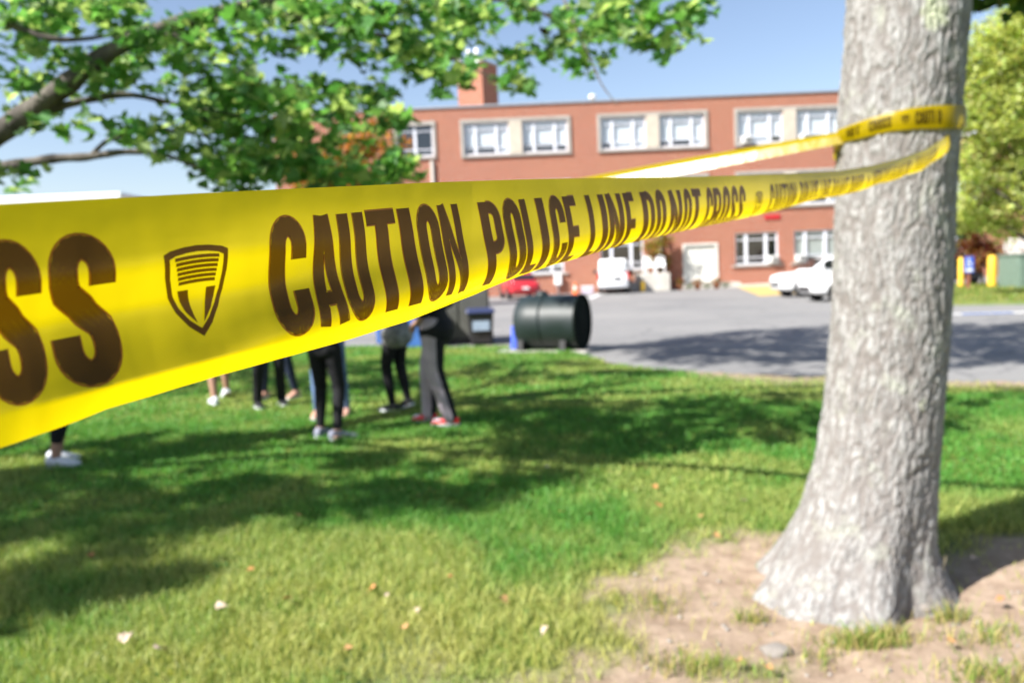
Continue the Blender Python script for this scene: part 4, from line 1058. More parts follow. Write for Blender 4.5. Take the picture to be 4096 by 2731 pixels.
for wd, a, b in (('NOT', 846.5, 861), ('CROSS', 869, 892), ('CAUTIO', 915.5, 957)):
    ss = np.linspace(s_w(a), s_w(b), len(wd)+1)
    if wd == 'CAUTIO': ss = s_w(a)+np.arange(7)*(s_w(892)-s_w(869))/5
    for k, ch in enumerate(wd): put_letter(ch, ss[k], (ss[k+1]-ss[k])*.86/LW, fw, wrap, 8e-4, .2, .8)
put(shield_strips(), s_w(901), s_w(909.5)-s_w(901), fw, 'shield_emblem', wrap, M['ink'], 8e-4, .3, .72)
# back half of the loop and the strand running off to the left
ph = np.radians(np.linspace(4, 182, 60)); G = np.zeros((60, 5, 3))
for i, a in enumerate(ph):
    t = i/59; cx0, cy0, r0 = [float(q) for q in trunk_at(np.float64(2.0))]; r0 += .014
    zc = 1.93+(2.06-1.93)*t
    for j in range(5): G[i, j] = (cx0+r0*math.cos(a), cy0+r0*math.sin(a), zc+.035-.07*j/4)
sheet_mesh('back_wrap', G, tape, M['tape'])
P0 = pix(843.5, 136.0, YC-.02); 
best_ = None
for dy in np.linspace(-.6, 2.5, 32):
    q = pix(585, 181, YC+dy); e = (q-P0).normalized(); m_ = abs((to_sun+(CC-P0.lerp(q, .5)).normalized()).normalized().dot(e))
    if best_ is None or m_ < best_[0]: best_ = (m_, dy, q)
P1 = best_[2]
dd = (P1-P0).normalized(); hv = (to_sun+(CC-P0.lerp(P1, .4)).normalized()).normalized()
print('MIRROR', best_[:2])
nn = (hv-dd*hv.dot(dd)).normalized(); wv = dd.cross(nn).normalized()
if wv.z < 0: wv = -wv
G = np.zeros((90, 13, 3))
for i in range(90):
    t = i/89*6.5; c = P0+dd*t; c.z -= .02*math.sin(min(1, t/6.5)*math.pi)
    tw = .05*math.sin(t*1.3)
    for j in range(13):
        q = j/12-.5; w = .088*min(1, .80+t*.25)
        bend = 0 if q < .16 else -(q-.16)**1.0*.055
        G[i, j] = c+wv*(q*w)+nn*(bend+tw*q*.02)
sheet_mesh('back_strand', G, tape, M['tape'])
# ================================================================== LEFT TREE (trunk outside the picture, boughs hang in)
LT = Vector((-5.6, 5.7, 0))
left_tree = thing('maple_tree', 'broad green maple whose boughs hang in at the top left', 'tree', LT)
loc = lambda p: Vector(p)-LT
mb = MB(); mb.tube([(0, 0, -.1), (.02, 0, .15), (.0, .02, .9), (.1, 0, 1.8), (.15, .1, 3.2), (.0, .3, 5.2), (.2, .5, 7.5)], [.46, .36, .31, .29, .25, .18, .07], 18)
mb.build('trunk', M['bark_dark'], left_tree)
mb = MB()
A1 = branch(mb, [loc((-5.5, 5.7, 1.7)), loc(pix(-60, 160, 5.5)), loc(pix(0, 137, 5.5)), loc(pix(61, 90, 5.5)), loc(pix(100, 56, 5.55)), loc(pix(161, 27, 5.6)), loc(pix(244, 4, 5.8)), loc(pix(380, -18, 6.2)), loc(pix(560, -20, 6.4))], .095, .02, 12)
branch(mb, [loc(pix(161, 30, 5.6)), loc(pix(200, 46, 5.6)), loc(pix(235, 66, 5.7)), loc(pix(270, 92, 5.8)), loc(pix(310, 120, 6.0))], .022, .007)
branch(mb, [loc((-5.5, 5.8, 1.5)), loc(pix(-40, 172, 6)), loc(pix(0, 167, 6)), loc(pix(45, 160, 6)), loc(pix(87, 157, 6)), loc(pix(125, 151, 6)), loc(pix(165, 155, 6.1)), loc(pix(205, 172, 6.2))], .05, .012)
branch(mb, [loc(pix(90, 157, 6)), loc(pix(112, 138, 6)), loc(pix(160, 130, 6.1)), loc(pix(220, 140, 6.3)), loc(pix(270, 160, 6.4))], .02, .007)
branch(mb, [loc(pix(40, 112, 5.5)), loc(pix(120, 95, 5.8)), loc(pix(180, 105, 6.0)), loc(pix(260, 120, 6.2))], .03, .008)
branch(mb, [loc(pix(244, 4, 5.8)), loc(pix(330, 25, 6)), loc(pix(420, 45, 6.1)), loc(pix(500, 82, 6.2))], .03, .006)
branch(mb, [loc(pix(380, -18, 6.2)), loc(pix(520, 5, 6.3)), loc(pix(580, 40, 6.4)), loc(pix(590, 75, 6.4))], .022, .005)
branch(mb, [loc(pix(560, -20, 6.4)), loc(pix(620, 5, 6.4)), loc(pix(660, 25, 6.4)), loc(pix(690, 42, 6.4))], .018, .005)
branch(mb, [loc(pix(560, -10, 6.2)), loc(pix(575, 25, 5.4)), loc(pix(592, 62, 5.2)), loc(pix(602, 85, 5.1)), loc(pix(618, 105, 5.0))], .010, .003)
branch(mb, [loc(pix(0, 20, 5.4)), loc(pix(60, 40, 5.4)), loc(pix(130, 30, 5.6))], .03, .008)
for k in range(8):
    a = k*.8; s = Vector((.15, .2, 3.0+k*.5)); e = s+Vector((math.cos(a)*4.2, math.sin(a)*4.0, 2.2)); branch(mb, [s, s.lerp(e, .5)+Vector((0, 0, .6)), e], .10, .02)
mb.build('limb', M['bark_dark'], left_tree)
ELL = [(55, 45, 75, 52, 9), (150, 95, 95, 60, 13), (255, 55, 95, 55, 14), (255, 135, 60, 45, 12), (315, 135, 50, 46, 11), (290, 176, 60, 14, 4), (370, 165, 40, 22, 5), (355, 50, 60, 50, 10), (425, 30, 55, 34, 8),
       (440, 60, 26, 24, 3.4), (520, 84, 18, 8, 1.5), (452, 82, 12, 8, .8), (390, 104, 12, 24, 1.8), (560, 22, 50, 24, 5), (578, 62, 13, 20, 1.6), (528, 50, 20, 22, 1.5), (628, 18, 42, 22, 4.5), (676, 40, 20, 7, 1.2), (686, 8, 20, 6, 1.2), (470, 10, 60, 22, 5),
       (18, 100, 30, 34, 2.6), (8, 176, 12, 8, .8), (225, 172, 34, 18, 4.5), (60, 5, 70, 18, 5), (180, 20, 70, 30, 6), (300, 10, 80, 24, 7), (160, 140, 20, 14, .8)]
pos = []
for x, y, rx, ry, wgt in ELL:
    for k in range(int(wgt*2.15+.5)):
        a = rng.uniform(0, 2*np.pi); q = math.sqrt(rng.random())
        c = loc(pix(x+rx*q*math.cos(a), y+ry*q*math.sin(a), rng.uniform(5.0, 7.2)))
        pos.append(cluster(c, (rng.uniform(.10, .26), .2, rng.uniform(.05, .13)), int(rng.uniform(8, 20))))
pos = np.concatenate(pos)
leaves('crown', pos, rng.uniform(.08, .14, len(pos)), tint(len(pos), (.11, .25, .075), .28, (.36, .48, .20), .24), left_tree, M['leaf'], up=.45)  # paler share of leaves carries the sunlit highlights in its tint
# upper crown, above the picture: it shades the lawn and the near part of the lot
kx, ky = to_sun.x/to_sun.z, to_sun.y/to_sun.z
def inpoly(x, y, P):
    c = np.zeros(x.shape, bool); n = len(P)
    for i in range(n):
        x1, y1 = P[i]; x2, y2 = P[(i+1) % n]
        k = ((y1 > y) != (y2 > y)) & (x < (x2-x1)*(y-y1)/(y2-y1+1e-12)+x1); c ^= k
    return c
Z1 = [(-10, 4.5), (-3, 4.5), (-.9, 5.0), (.5, 5.65), (1.3, 6.2), (.5, 6.9), (-1.5, 7.4), (-4, 8.3), (-10, 10)]
Z2 = [(-6, 11.2), (.5, 10.9), (4.0, 10.3), (4.6, 11.2), (1.0, 13.2), (-1.5, 14.6), (-6, 15)]
Z3 = [(2.0, 15.6), (4.5, 18), (7.5, 18.6), (11, 17), (13, 12), (8, 10.6), (4.6, 11.3), (2.5, 12.6)]
pos = []
def shade(P, n, h0, h1, rad, cnt, gap):
    P_ = np.array(P); made = 0; tries = 0
    while made < n and tries < n*60:
        tries += 1
        gx_, gy_ = rng.uniform(P_[:, 0].min(), P_[:, 0].max()), rng.uniform(P_[:, 1].min(), P_[:, 1].max())
        if not inpoly(np.array([gx_]), np.array([gy_]), P)[0]: continue
        if fbm(np.array([gx_]), np.array([gy_]), .9, L3)[0] < gap: continue
        h = rng.uniform(h0, h1); p = Vector((gx_+kx*h, gy_+ky*h, h))
        if p.y > .5:
            sx_, sy_ = project(p)
            if -40 < sx_ < 1070 and sy_ > -45: continue
        pos.append(cluster(loc(p), (rad, rad, rad*.5), cnt)); made += 1
shade(Z1, 350, 4.0, 7.5, .28, 30, .41)
shade([(-4.5, 3.5), (-2.1, 3.55), (-1.5, 4.0), (-1.0, 4.6), (-2.6, 4.7), (-4.5, 4.6)], 34, 4.0, 7.0, .24, 26, .40)
shade(Z2, 110, 6.0, 9.0, .34, 26, .38)
shade(Z3, 560, 6.5, 10.0, .42, 32, .30)
pos = np.concatenate(pos)
leaves('upper_crown', pos, rng.uniform(.13, .20, len(pos)), tint(len(pos), (.05, .13, .022), .25), left_tree, M['leaf'], OVAL, OVAL_T, up=.6)

# ================================================================== FAR TREES AND SHRUBS
def far_tree(name, label, base, blobs, leaf, col_, alt, p, trunk_r, n, cat='tree', group=None, shape=OVAL, tri=OVAL_T, mt=None, up=.4):
    t = thing(name, label, cat, base, 0, group); base = Vector(base); pos = []; mb = MB(); w = sum(b[3]*b[4]*b[5] for b in blobs)
    zt = max(b[2] for b in blobs)
    mb.tube([(0, 0, -.1), (.03, .02, zt*.35), (0, .05, zt*.7), (.05, 0, zt)], [trunk_r*1.25, trunk_r, trunk_r*.7, trunk_r*.2], 10)
    for x, y, z, rx, ry, rz_ in blobs:
        s = Vector((0, 0, max(.3, z*.55))); e = Vector((x, y, z)); mb.tube([s, s.lerp(e, .5)+Vector((0, 0, .15*z*.2)), e], [trunk_r*.4, trunk_r*.28, trunk_r*.1], 6)
        m_ = max(4, int(n*rx*ry*rz_/w/14))
        for k in range(m_):
            c = cluster((x, y, z), (rx, ry, rz_), 1)[0]; pos.append(cluster(c, (leaf*2.2, leaf*2.2, leaf*1.2), 14))
    mb.build('trunk', M['bark_dark'], t); pos = np.concatenate(pos)
    leaves('crown', pos, rng.uniform(leaf*.7, leaf*1.3, len(pos)), tint(len(pos), col_, .22, alt, p), t, mt or M['leaf'], shape, tri, up=up)
    return t
def blobs_px(base, lst, Y):
    o = []
    for x, y, rx, ry in lst:
        p = pix(x, y, Y)-Vector(base); o.append((p.x, rng.uniform(-.6, .6), p.z, rx/FPX*Y, rx/FPX*Y*.8, ry/FPX*Y))
    return o
b = (pix(352, 250, 36).x, 36, 0)
far_tree('autumn_maple', 'small maple turning orange in front of the brick building', b, blobs_px(b, [(320, 170, 34, 26), (360, 155, 36, 28), (388, 178, 24, 22), (372, 132, 24, 14), (340, 195, 50, 25), (395, 150, 14, 22)], 36), .26, (.10, .17, .025), (.50, .20, .04), .55, .16, 3600)
b = (pix(1046, 280, 26).x, 26, 0)
far_tree('locust_tree', 'yellow-green feathery locust tree right of the big trunk', b, blobs_px(b, [(985, 60, 32, 34), (1020, 40, 40, 40), (1000, 120, 36, 34), (975, 165, 22, 26), (1022, 170, 40, 36), (985, 212, 32, 20), (1015, 226, 24, 14), (964, 110, 18, 45), (958, 175, 14, 40), (1060, 100, 40, 60), (1050, 200, 40, 30)], 26), .16, (.44, .50, .16), (.55, .58, .26), .3, .13, 26000)
b = (pix(1055, 280, 34).x, 34, 0)
far_tree('roadside_tree', 'darker green tree behind the locust at the right edge', b, blobs_px(b, [(1010, 100, 40, 50), (1050, 60, 50, 60), (1060, 160, 50, 50), (970, 190, 16, 24)], 34), .24, (.32, .38, .10), (.45, .47, .16), .25, .2, 9000)
b = (pix(962, 280, 36).x, 37.5, 0)
far_tree('dark_shrub', 'dense dark green shrub behind the blue parking sign', b, blobs_px(b, [(961, 232, 14, 18), (955, 250, 12, 16), (968, 262, 10, 14)], 37.5), .2, (.02, .055, .012), (.05, .1, .02), .3, .07, 1300, 'shrub')
b = (pix(982, 280, 35).x, 35, 0)
far_tree('red_shrub', 'reddish-brown autumn shrub beside the blue parking sign', b, blobs_px(b, [(980, 245, 14, 16), (976, 262, 10, 12), (990, 252, 12, 14)], 35), .18, (.16, .035, .02), (.3, .2, .04), .3, .05, 1100, 'shrub')
b = (pix(657, 270, 49).x, 49.4, 1.0)
far_tree('climbing_shrub', 'tall olive and rust-coloured shrub above the loading platform', b, blobs_px(b, [(652, 248, 9, 10), (660, 238, 9, 9), (656, 260, 10, 9), (668, 255, 5, 12)], 49.2), .2, (.24, .24, .05), (.30, .10, .03), .35, .05, 900, 'shrub')
# flower bed by the doors
for i, (x, oc) in enumerate(((680, 1), (690, 0), (698, 1), (708, 0), (717, 1), (726, 0))):
    p = pix(x, 288, 47.6)
    lab = ['potted orange mums at the foot of the doorstep, next to the platform', 'low green plant between two pots of orange mums, nearest the platform', 'pot of orange mums in the middle of the flower bed',
           'low dark green plant in the middle of the flower bed', 'pot of orange mums at the far end of the flower bed', 'low green plant at the end of the flower bed by the pavement'][i]
    t = thing('potted_plant' if oc else 'bedding_plant', lab, 'plant', (p.x, 47.7, 0), 0, 'plants in the flower bed')
    if oc: MB().lathe([(.0, 0), (.15, 0), (.2, .3), (.23, .3), (.23, .35), (.18, .35), (.15, .3), (0, .3)], n=14).build('pot', M['terracotta'], t)
    ps = cluster((0, 0, .45 if oc else .22), (.34, .3, .18), 150)
    leaves('foliage', ps, rng.uniform(.07, .12, 150), tint(150, (.06, .11, .02), .3), t, M['leaf'], OVAL, OVAL_T)
    if oc:
        ps = cluster((0, -.02, .50), (.33, .3, .2), 80); leaves('blossom', ps, rng.uniform(.06, .09, 80), tint(80, (.55, .14, .02), .2), t, M['leaf_dry'], OVAL, OVAL_T)

# ================================================================== GRASS, FALLEN LEAVES, STONES
def grass(n, y0, y1, hmin, hmax, wd, xr=.70, seed=0, dens_dirt=.035):
    r = np.random.default_rng(100+seed)
    y = np.sqrt(r.uniform(y0*y0, y1*y1, n)); x = r.uniform(-xr, xr, n)*y-.02*y
    d = dirt_f(x, y); keep = (lawn_in(x, y) > .05) & (r.random(n) > d*(1-dens_dirt)) & (fbm(x, y, 5.5, L1) > .30)
    x, y, d = x[keep], y[keep], d[keep]; n = len(x)
    clump = fbm(x, y, 3.0, L2); h = r.uniform(hmin, hmax, n)*(.55+.9*clump)*(1-.35*d); w = wd*r.uniform(.7, 1.4, n)
    az = r.uniform(0, 2*np.pi, n); lean = r.uniform(.25, 1.0, n)*h; la = r.uniform(0, 2*np.pi, n)
    z = lawn_z(x, y)-.004; bx, by = np.cos(az)*w/2, np.sin(az)*w/2; lx, ly = np.cos(la)*lean, np.sin(la)*lean
    P = np.zeros((n, 5, 3), np.float32)
    P[:, 0] = np.stack([x-bx, y-by, z], 1); P[:, 1] = np.stack([x+bx, y+by, z], 1)
    P[:, 2] = np.stack([x+bx*.8+lx*.35, y+by*.8+ly*.35, z+h*.6], 1); P[:, 3] = np.stack([x-bx*.8+lx*.35, y-by*.8+ly*.35, z+h*.6], 1)
    P[:, 4] = np.stack([x+lx, y+ly, z+h*.92], 1)
    T = np.array([(0, 1, 2), (0, 2, 3), (3, 2, 4)]); T = (T[None]+(np.arange(n)*5)[:, None, None]).reshape(-1, 3)
    dry = np.clip(smooth(.40, .66, fbm(x, y, .9, L1))*.66+.55*d+.30*smooth(5.0, 3.0, y)+r.normal(0, .18, n)-.05, 0, 1)
    g = np.array([.09, .265, .042]); s = np.array([.42, .42, .13])
    c = (g[None]*(1-dry[:, None])+s[None]*dry[:, None])*(1+r.normal(0, .2, (n, 1)))
    return P.reshape(-1, 3), T, np.repeat(np.clip(c, .01, .8), 5, 0)
def tuft(cx0, cy0, rx, ry, n, h0, h1, seed):
    r = np.random.default_rng(seed); x = cx0+r.normal(0, rx, n); y = cy0+r.normal(0, ry, n); z = lawn_z(x, y)-.005; h = r.uniform(h0, h1, n); az = r.uniform(0, 6.28, n); la = r.uniform(0, 6.28, n); ln = h*r.uniform(.2, .9, n); w = .0045
    P = np.zeros((n, 5, 3), np.float32); bx, by, lx, ly = np.cos(az)*w/2, np.sin(az)*w/2, np.cos(la)*ln, np.sin(la)*ln
    P[:, 0] = np.stack([x-bx, y-by, z], 1); P[:, 1] = np.stack([x+bx, y+by, z], 1); P[:, 2] = np.stack([x+bx*.8+lx*.35, y+by*.8+ly*.35, z+h*.6], 1); P[:, 3] = np.stack([x-bx*.8+lx*.35, y-by*.8+ly*.35, z+h*.6], 1); P[:, 4] = np.stack([x+lx, y+ly, z+h*.95], 1)
    T = np.array([(0, 1, 2), (0, 2, 3), (3, 2, 4)]); T = (T[None]+(np.arange(n)*5)[:, None, None]).reshape(-1, 3)
    return P.reshape(-1, 3), T, np.repeat(tint(n, (.17, .26, .045), .2, (.42, .36, .14), .5), 5, 0)
tf = []
for i_, (x, y, rx, ry, n_) in enumerate(((862, 634, .09, .04, 420), (890, 628, .06, .03, 220), (752, 612, .04, .04, 90), (950, 606, .05, .04, 140), (985, 630, .09, .06, 160), (690, 662, .10, .05, 240), (1000, 672, .12, .06, 300), (815, 648, .04, .03, 60), (655, 600, .10, .07, 160))):
    p = gpix(x, y, .05); tf.append(tuft(p.x, p.y, rx, ry, n_, .03, .10, 300+i_))
parts = tf+[grass(140000, 2.2, 5.2, .035, .085, .0042, .95, seed=1), grass(125000, 5.2, 9.0, .03, .06, .008, .88, seed=2), grass(90000, 9.0, 18.5, .03, .06, .016, .75, seed=3)]
off = 0; V = []; T = []; Cc = []
for a, b_, c in parts: V.append(a); T.append(b_+off); Cc.append(c); off += len(a)
go = np_mesh('grass', np.concatenate(V), np.concatenate(T), [M['blade']]); vcol(go, 'tint', np.concatenate(Cc))
tag(go, 'short patchy green and straw-coloured grass covering the lawn', 'grass', kind='stuff')
# broad-leaved weeds between the blades
n = 5200; rw = np.random.default_rng(77); y = np.sqrt(rw.uniform(2.3**2, 8.5**2, n)); x = rw.uniform(-.68, .68, n)*y
k = (lawn_in(x, y) > .3) & (fbm(x, y, 1.7, L3) > .56) & (dirt_f(x, y) < .5); x, y = x[k], y[k]
wp = np.stack([x, y, lawn_z(x, y)+rw.uniform(.01, .045, len(x))], 1)
wo = leaves('lawn_weeds', wp, rw.uniform(.018, .04, len(x)), tint(len(x), (.09, .20, .05), .25, (.22, .28, .07), .3), None, M['leaf'], OVAL, OVAL_T, up=.5)
tag(wo, 'small broad-leaved weeds scattered through the lawn', 'weeds', kind='stuff')
# verge grass
r = np.random.default_rng(55); n = 26000; x = r.uniform(11, 34, n); y = r.uniform(20, 36, n); k = verge_z(x, y) > .05; x, y = x[k], y[k]; n = len(x)
P = np.zeros((n, 3, 3)); h = r.uniform(.06, .14, n); a = r.uniform(0, 6.28, n); z = verge_z(x, y)
P[:, 0] = np.stack([x-.02*np.cos(a), y-.02*np.sin(a), z-.01], 1); P[:, 1] = np.stack([x+.02*np.cos(a), y+.02*np.sin(a), z-.01], 1); P[:, 2] = np.stack([x+r.normal(0, .05, n), y+r.normal(0, .05, n), z+h], 1)
vg = np_mesh('verge_grass', P.reshape(-1, 3), np.arange(3*n).reshape(-1, 3), [M['blade']]); vcol(vg, 'tint', np.repeat(tint(n, (.17, .24, .04), .2, (.34, .3, .09), .25), 3, 0))
tag(vg, 'sunlit grass on the verge around the green electrical box', 'grass', kind='stuff')
# fallen leaves
FL = [(223, 613), (128, 645), (163, 661), (371, 596), (388, 601), (290, 604), (563, 516), (478, 548), (718, 540), (660, 510), (690, 526), (530, 557), (418, 616), (404, 634), (655, 492), (700, 521), (90, 560), (300, 520),
      (250, 575), (505, 610), (450, 585), (350, 655), (590, 520), (545, 640), (620, 560), (490, 480), (545, 470), (640, 470), (745, 505), (70, 600), (740, 665), (770, 672), (975, 560), (1000, 600), (950, 640)]
lv = {}
for v_, (c, nm) in enumerate((((.50, .38, .30), 'pale'), ((.42, .17, .06), 'orange'), ((.36, .20, .08), 'brown'))):
    me = bpy.data.meshes.new('fallen_leaf'); pts = [(x, y-.45, abs(x)*.35+.10*math.sin(y*5+v_)) for x, y in LEAF]
    me.from_pydata(pts, [], [tuple(t) for t in LEAF_T]); me.materials.append(mat('dry_leaf_'+nm, c, .7, var=.25, scale=6)); lv[v_] = me
labs = ['pale dry maple leaf lying on the sunny grass', 'orange dry maple leaf lying on the grass', 'brown curled maple leaf lying on the grass']
fr_ = random.Random(5)
for i, (x, y) in enumerate(FL):
    p = gpix(x, y, .05); v_ = 0 if i in (0, 1, 2, 12) else fr_.choice([1, 1, 2, 2, 0]); o = bpy.data.objects.new('fallen_leaf', lv[v_]); col.objects.link(o)
    s = .062 if i < 3 else fr_.uniform(.035, .055); o.scale = (s, s, s); o.location = (p.x, p.y, float(lawn_z(np.float64(p.x), np.float64(p.y)))+.045); o.rotation_euler = (fr_.uniform(-.5, .5), fr_.uniform(-.5, .5), fr_.uniform(0, 6.3))
    own = {0: 'large pale dry leaf on sunny grass below the black leggings', 1: 'pale dry leaf at the bottom left, nearest the left edge', 2: 'pale dry leaf at the bottom left, right of a larger one', 8: 'orange dry leaf on the grass just left of the big trunk', 12: 'pale dry leaf on the sunny grass at bottom centre'}
    tag(o, own.get(i, labs[v_]), 'leaf', ['pale fallen leaves', 'orange fallen leaves', 'brown fallen leaves'][v_])
def rock_mesh(seed, n=2):
    bm = bmesh.new(); bmesh.ops.create_icosphere(bm, subdivisions=n, radius=1)
    for v in bm.verts: v.co *= 1+.35*mnoise.noise(v.co*1.4+Vector((seed*3.1, 0, 0)))
    me = bpy.data.meshes.new('stone'); bm.to_mesh(me); bm.free(); me.materials.append(M['rock'])
    for p in me.polygons: p.use_smooth = True
    return me
p = gpix(777, 653); o = link('flat_stone', rock_mesh(2, 3)); o.scale = (.062, .05, .022); o.location = (p.x, p.y, float(lawn_z(np.float64(p.x), np.float64(p.y)))+.012); tag(o, 'flat pale stone in the bare dirt below the big trunk', 'stone')
p = gpix(917, 600); o = link('grey_stone', rock_mesh(5, 3)); o.scale = (.07, .06, .05); o.location = (p.x, p.y-.08, float(lawn_z(np.float64(p.x), np.float64(p.y)))+.02); tag(o, 'rounded grey stone against the base of the big trunk', 'stone')
rm = [rock_mesh(k, 1) for k in range(7, 11)]
pb = MB()
for k in range(60):
    x, y = fr_.uniform(600, 1020), fr_.uniform(575, 680); p = gpix(x, y)
    if dirt_f(np.float64(p.x), np.float64(p.y)) < .5 or math.hypot(p.x-TRUNK.x, p.y-YC) < .5: continue
    s = fr_.uniform(.004, .013); mt_ = Matrix.Translation((p.x, p.y, float(lawn_z(np.float64(p.x), np.float64(p.y)))+.004)) @ Matrix.Rotation(fr_.uniform(0, 6), 4, 'Z') @ Matrix.Diagonal((s*1.2, s, s*.7, 1))
    me_ = rm[k % 4]; pb.add([mt_ @ v.co for v in me_.vertices], [tuple(f.vertices) for f in me_.polygons], 0, True)
tag(pb.build('pebbles', M['rock'], None, False), 'small pale pebbles scattered in the bare dirt around the trunk', 'pebbles', kind='stuff')
p = gpix(928, 590); mb = MB(); mb.tube([(0, 0, 0), (.01, 0, .10), (.03, .01, .20)], [.004, .004, .006], 6); o = mb.build('dry_stalk', mat('straw', (.5, .42, .25), .8, var=.2)); o.location = (p.x, p.y-.1, float(lawn_z(np.float64(p.x), np.float64(p.y)))); tag(o, 'single dry upright stalk at the right foot of the trunk', 'stalk')
# ================================================================== PEOPLE behind the tape
SK = [mat('skin_light', (.50, .29, .21), .5, var=.06, scale=20), mat('skin_tan', (.36, .20, .14), .5, var=.06, scale=20)]
def cloth(name, c, v=.15): return mat(name, c, .8, var=v, scale=6, bump=.35, bscale=18, spec=.2)
CL = dict(black=cloth('black_cloth', (.012, .012, .014)), black2=cloth('black_knit', (.02, .02, .022)), navy=cloth('navy_denim', (.02, .028, .055)), sky=cloth('blue_denim', (.13, .20, .36)), grey=cloth('grey_fleece', (.34, .29, .34)),
          camo=mat('grey_print', (.06, .065, .065), .8, scale=9, c2=(.38, .36, .37), var=.1), teal=cloth('teal_cloth', (.10, .16, .22)), white=cloth('white_cloth', (.6, .6, .62)), rust=cloth('rust_cloth', (.3, .1, .06)))
HAIR = [mat('brown_hair', (.06, .03, .018), .5, var=.3, scale=14, bump=.6, bscale=40, stretch=(1, 1, .15)), mat('dark_hair', (.015, .012, .01), .5, var=.3, scale=14, bump=.6, bscale=40, stretch=(1, 1, .15)), mat('fair_hair', (.30, .19, .08), .5, var=.3, scale=14, bump=.6, bscale=40, stretch=(1, 1, .15))]
SHOE = dict(white=mat('white_shoe', (.62, .64, .70), .5, var=.08), black=mat('black_shoe', (.015, .015, .017), .5, var=.1), grey=mat('grey_shoe', (.20, .21, .28), .6, var=.15), red=mat('red_shoe', (.78, .02, .02), .45, var=.1), sand=mat('sandal_tan', (.48, .27, .20), .6, var=.1), sole=mat('shoe_sole', (.6, .62, .66), .6, var=.05))
def shoe(parent, foot, ang, mt, lift=0.0, toe=None):
    mb = MB(); rings = []
    for y, hw, z0, z1 in ((-.085, .018, .03, .06), (-.08, .030, .02, .085), (-.05, .036, .018, .105), (0, .039, .018, .105), (.05, .040, .018, .085), (.10, .045, .018, .068), (.145, .045, .018, .056), (.18, .034, .02, .046), (.195, .014, .024, .036)):
        r = []
        for k in range(12):
            a = 2*math.pi*k/12; c, s = math.cos(a), math.sin(a)
            r.append((hw*math.copysign(abs(c)**.7, c), y, (z0+z1)/2+(z1-z0)/2*math.copysign(abs(s)**.7, s)))
        rings.append(r)
    mb.loft(rings); o = mb.build('shoe', mt, parent); o.location = foot; o.rotation_euler = (lift, 0, ang)
    sb = MB(); rr = []
    for z in (0.004, .026):
        rr.append([(hw*q, y, z) for q, ys_ in ((1, 1), (-1, -1)) for y, hw in ([(-.088, .022), (-.05, .041), (.05, .045), (.12, .049), (.17, .042), (.198, .016)] if q == 1 else [(.198, .016), (.17, .042), (.12, .049), (.05, .045), (-.05, .041), (-.088, .022)])])
    sb.loft(rr, sm=False); sb.build('sole', SHOE['sole'], o)
    if toe:
        t = MB(); t.ball((0, .12, .05), (.036, .062, .026)); t.build('toe_panel', toe, o)
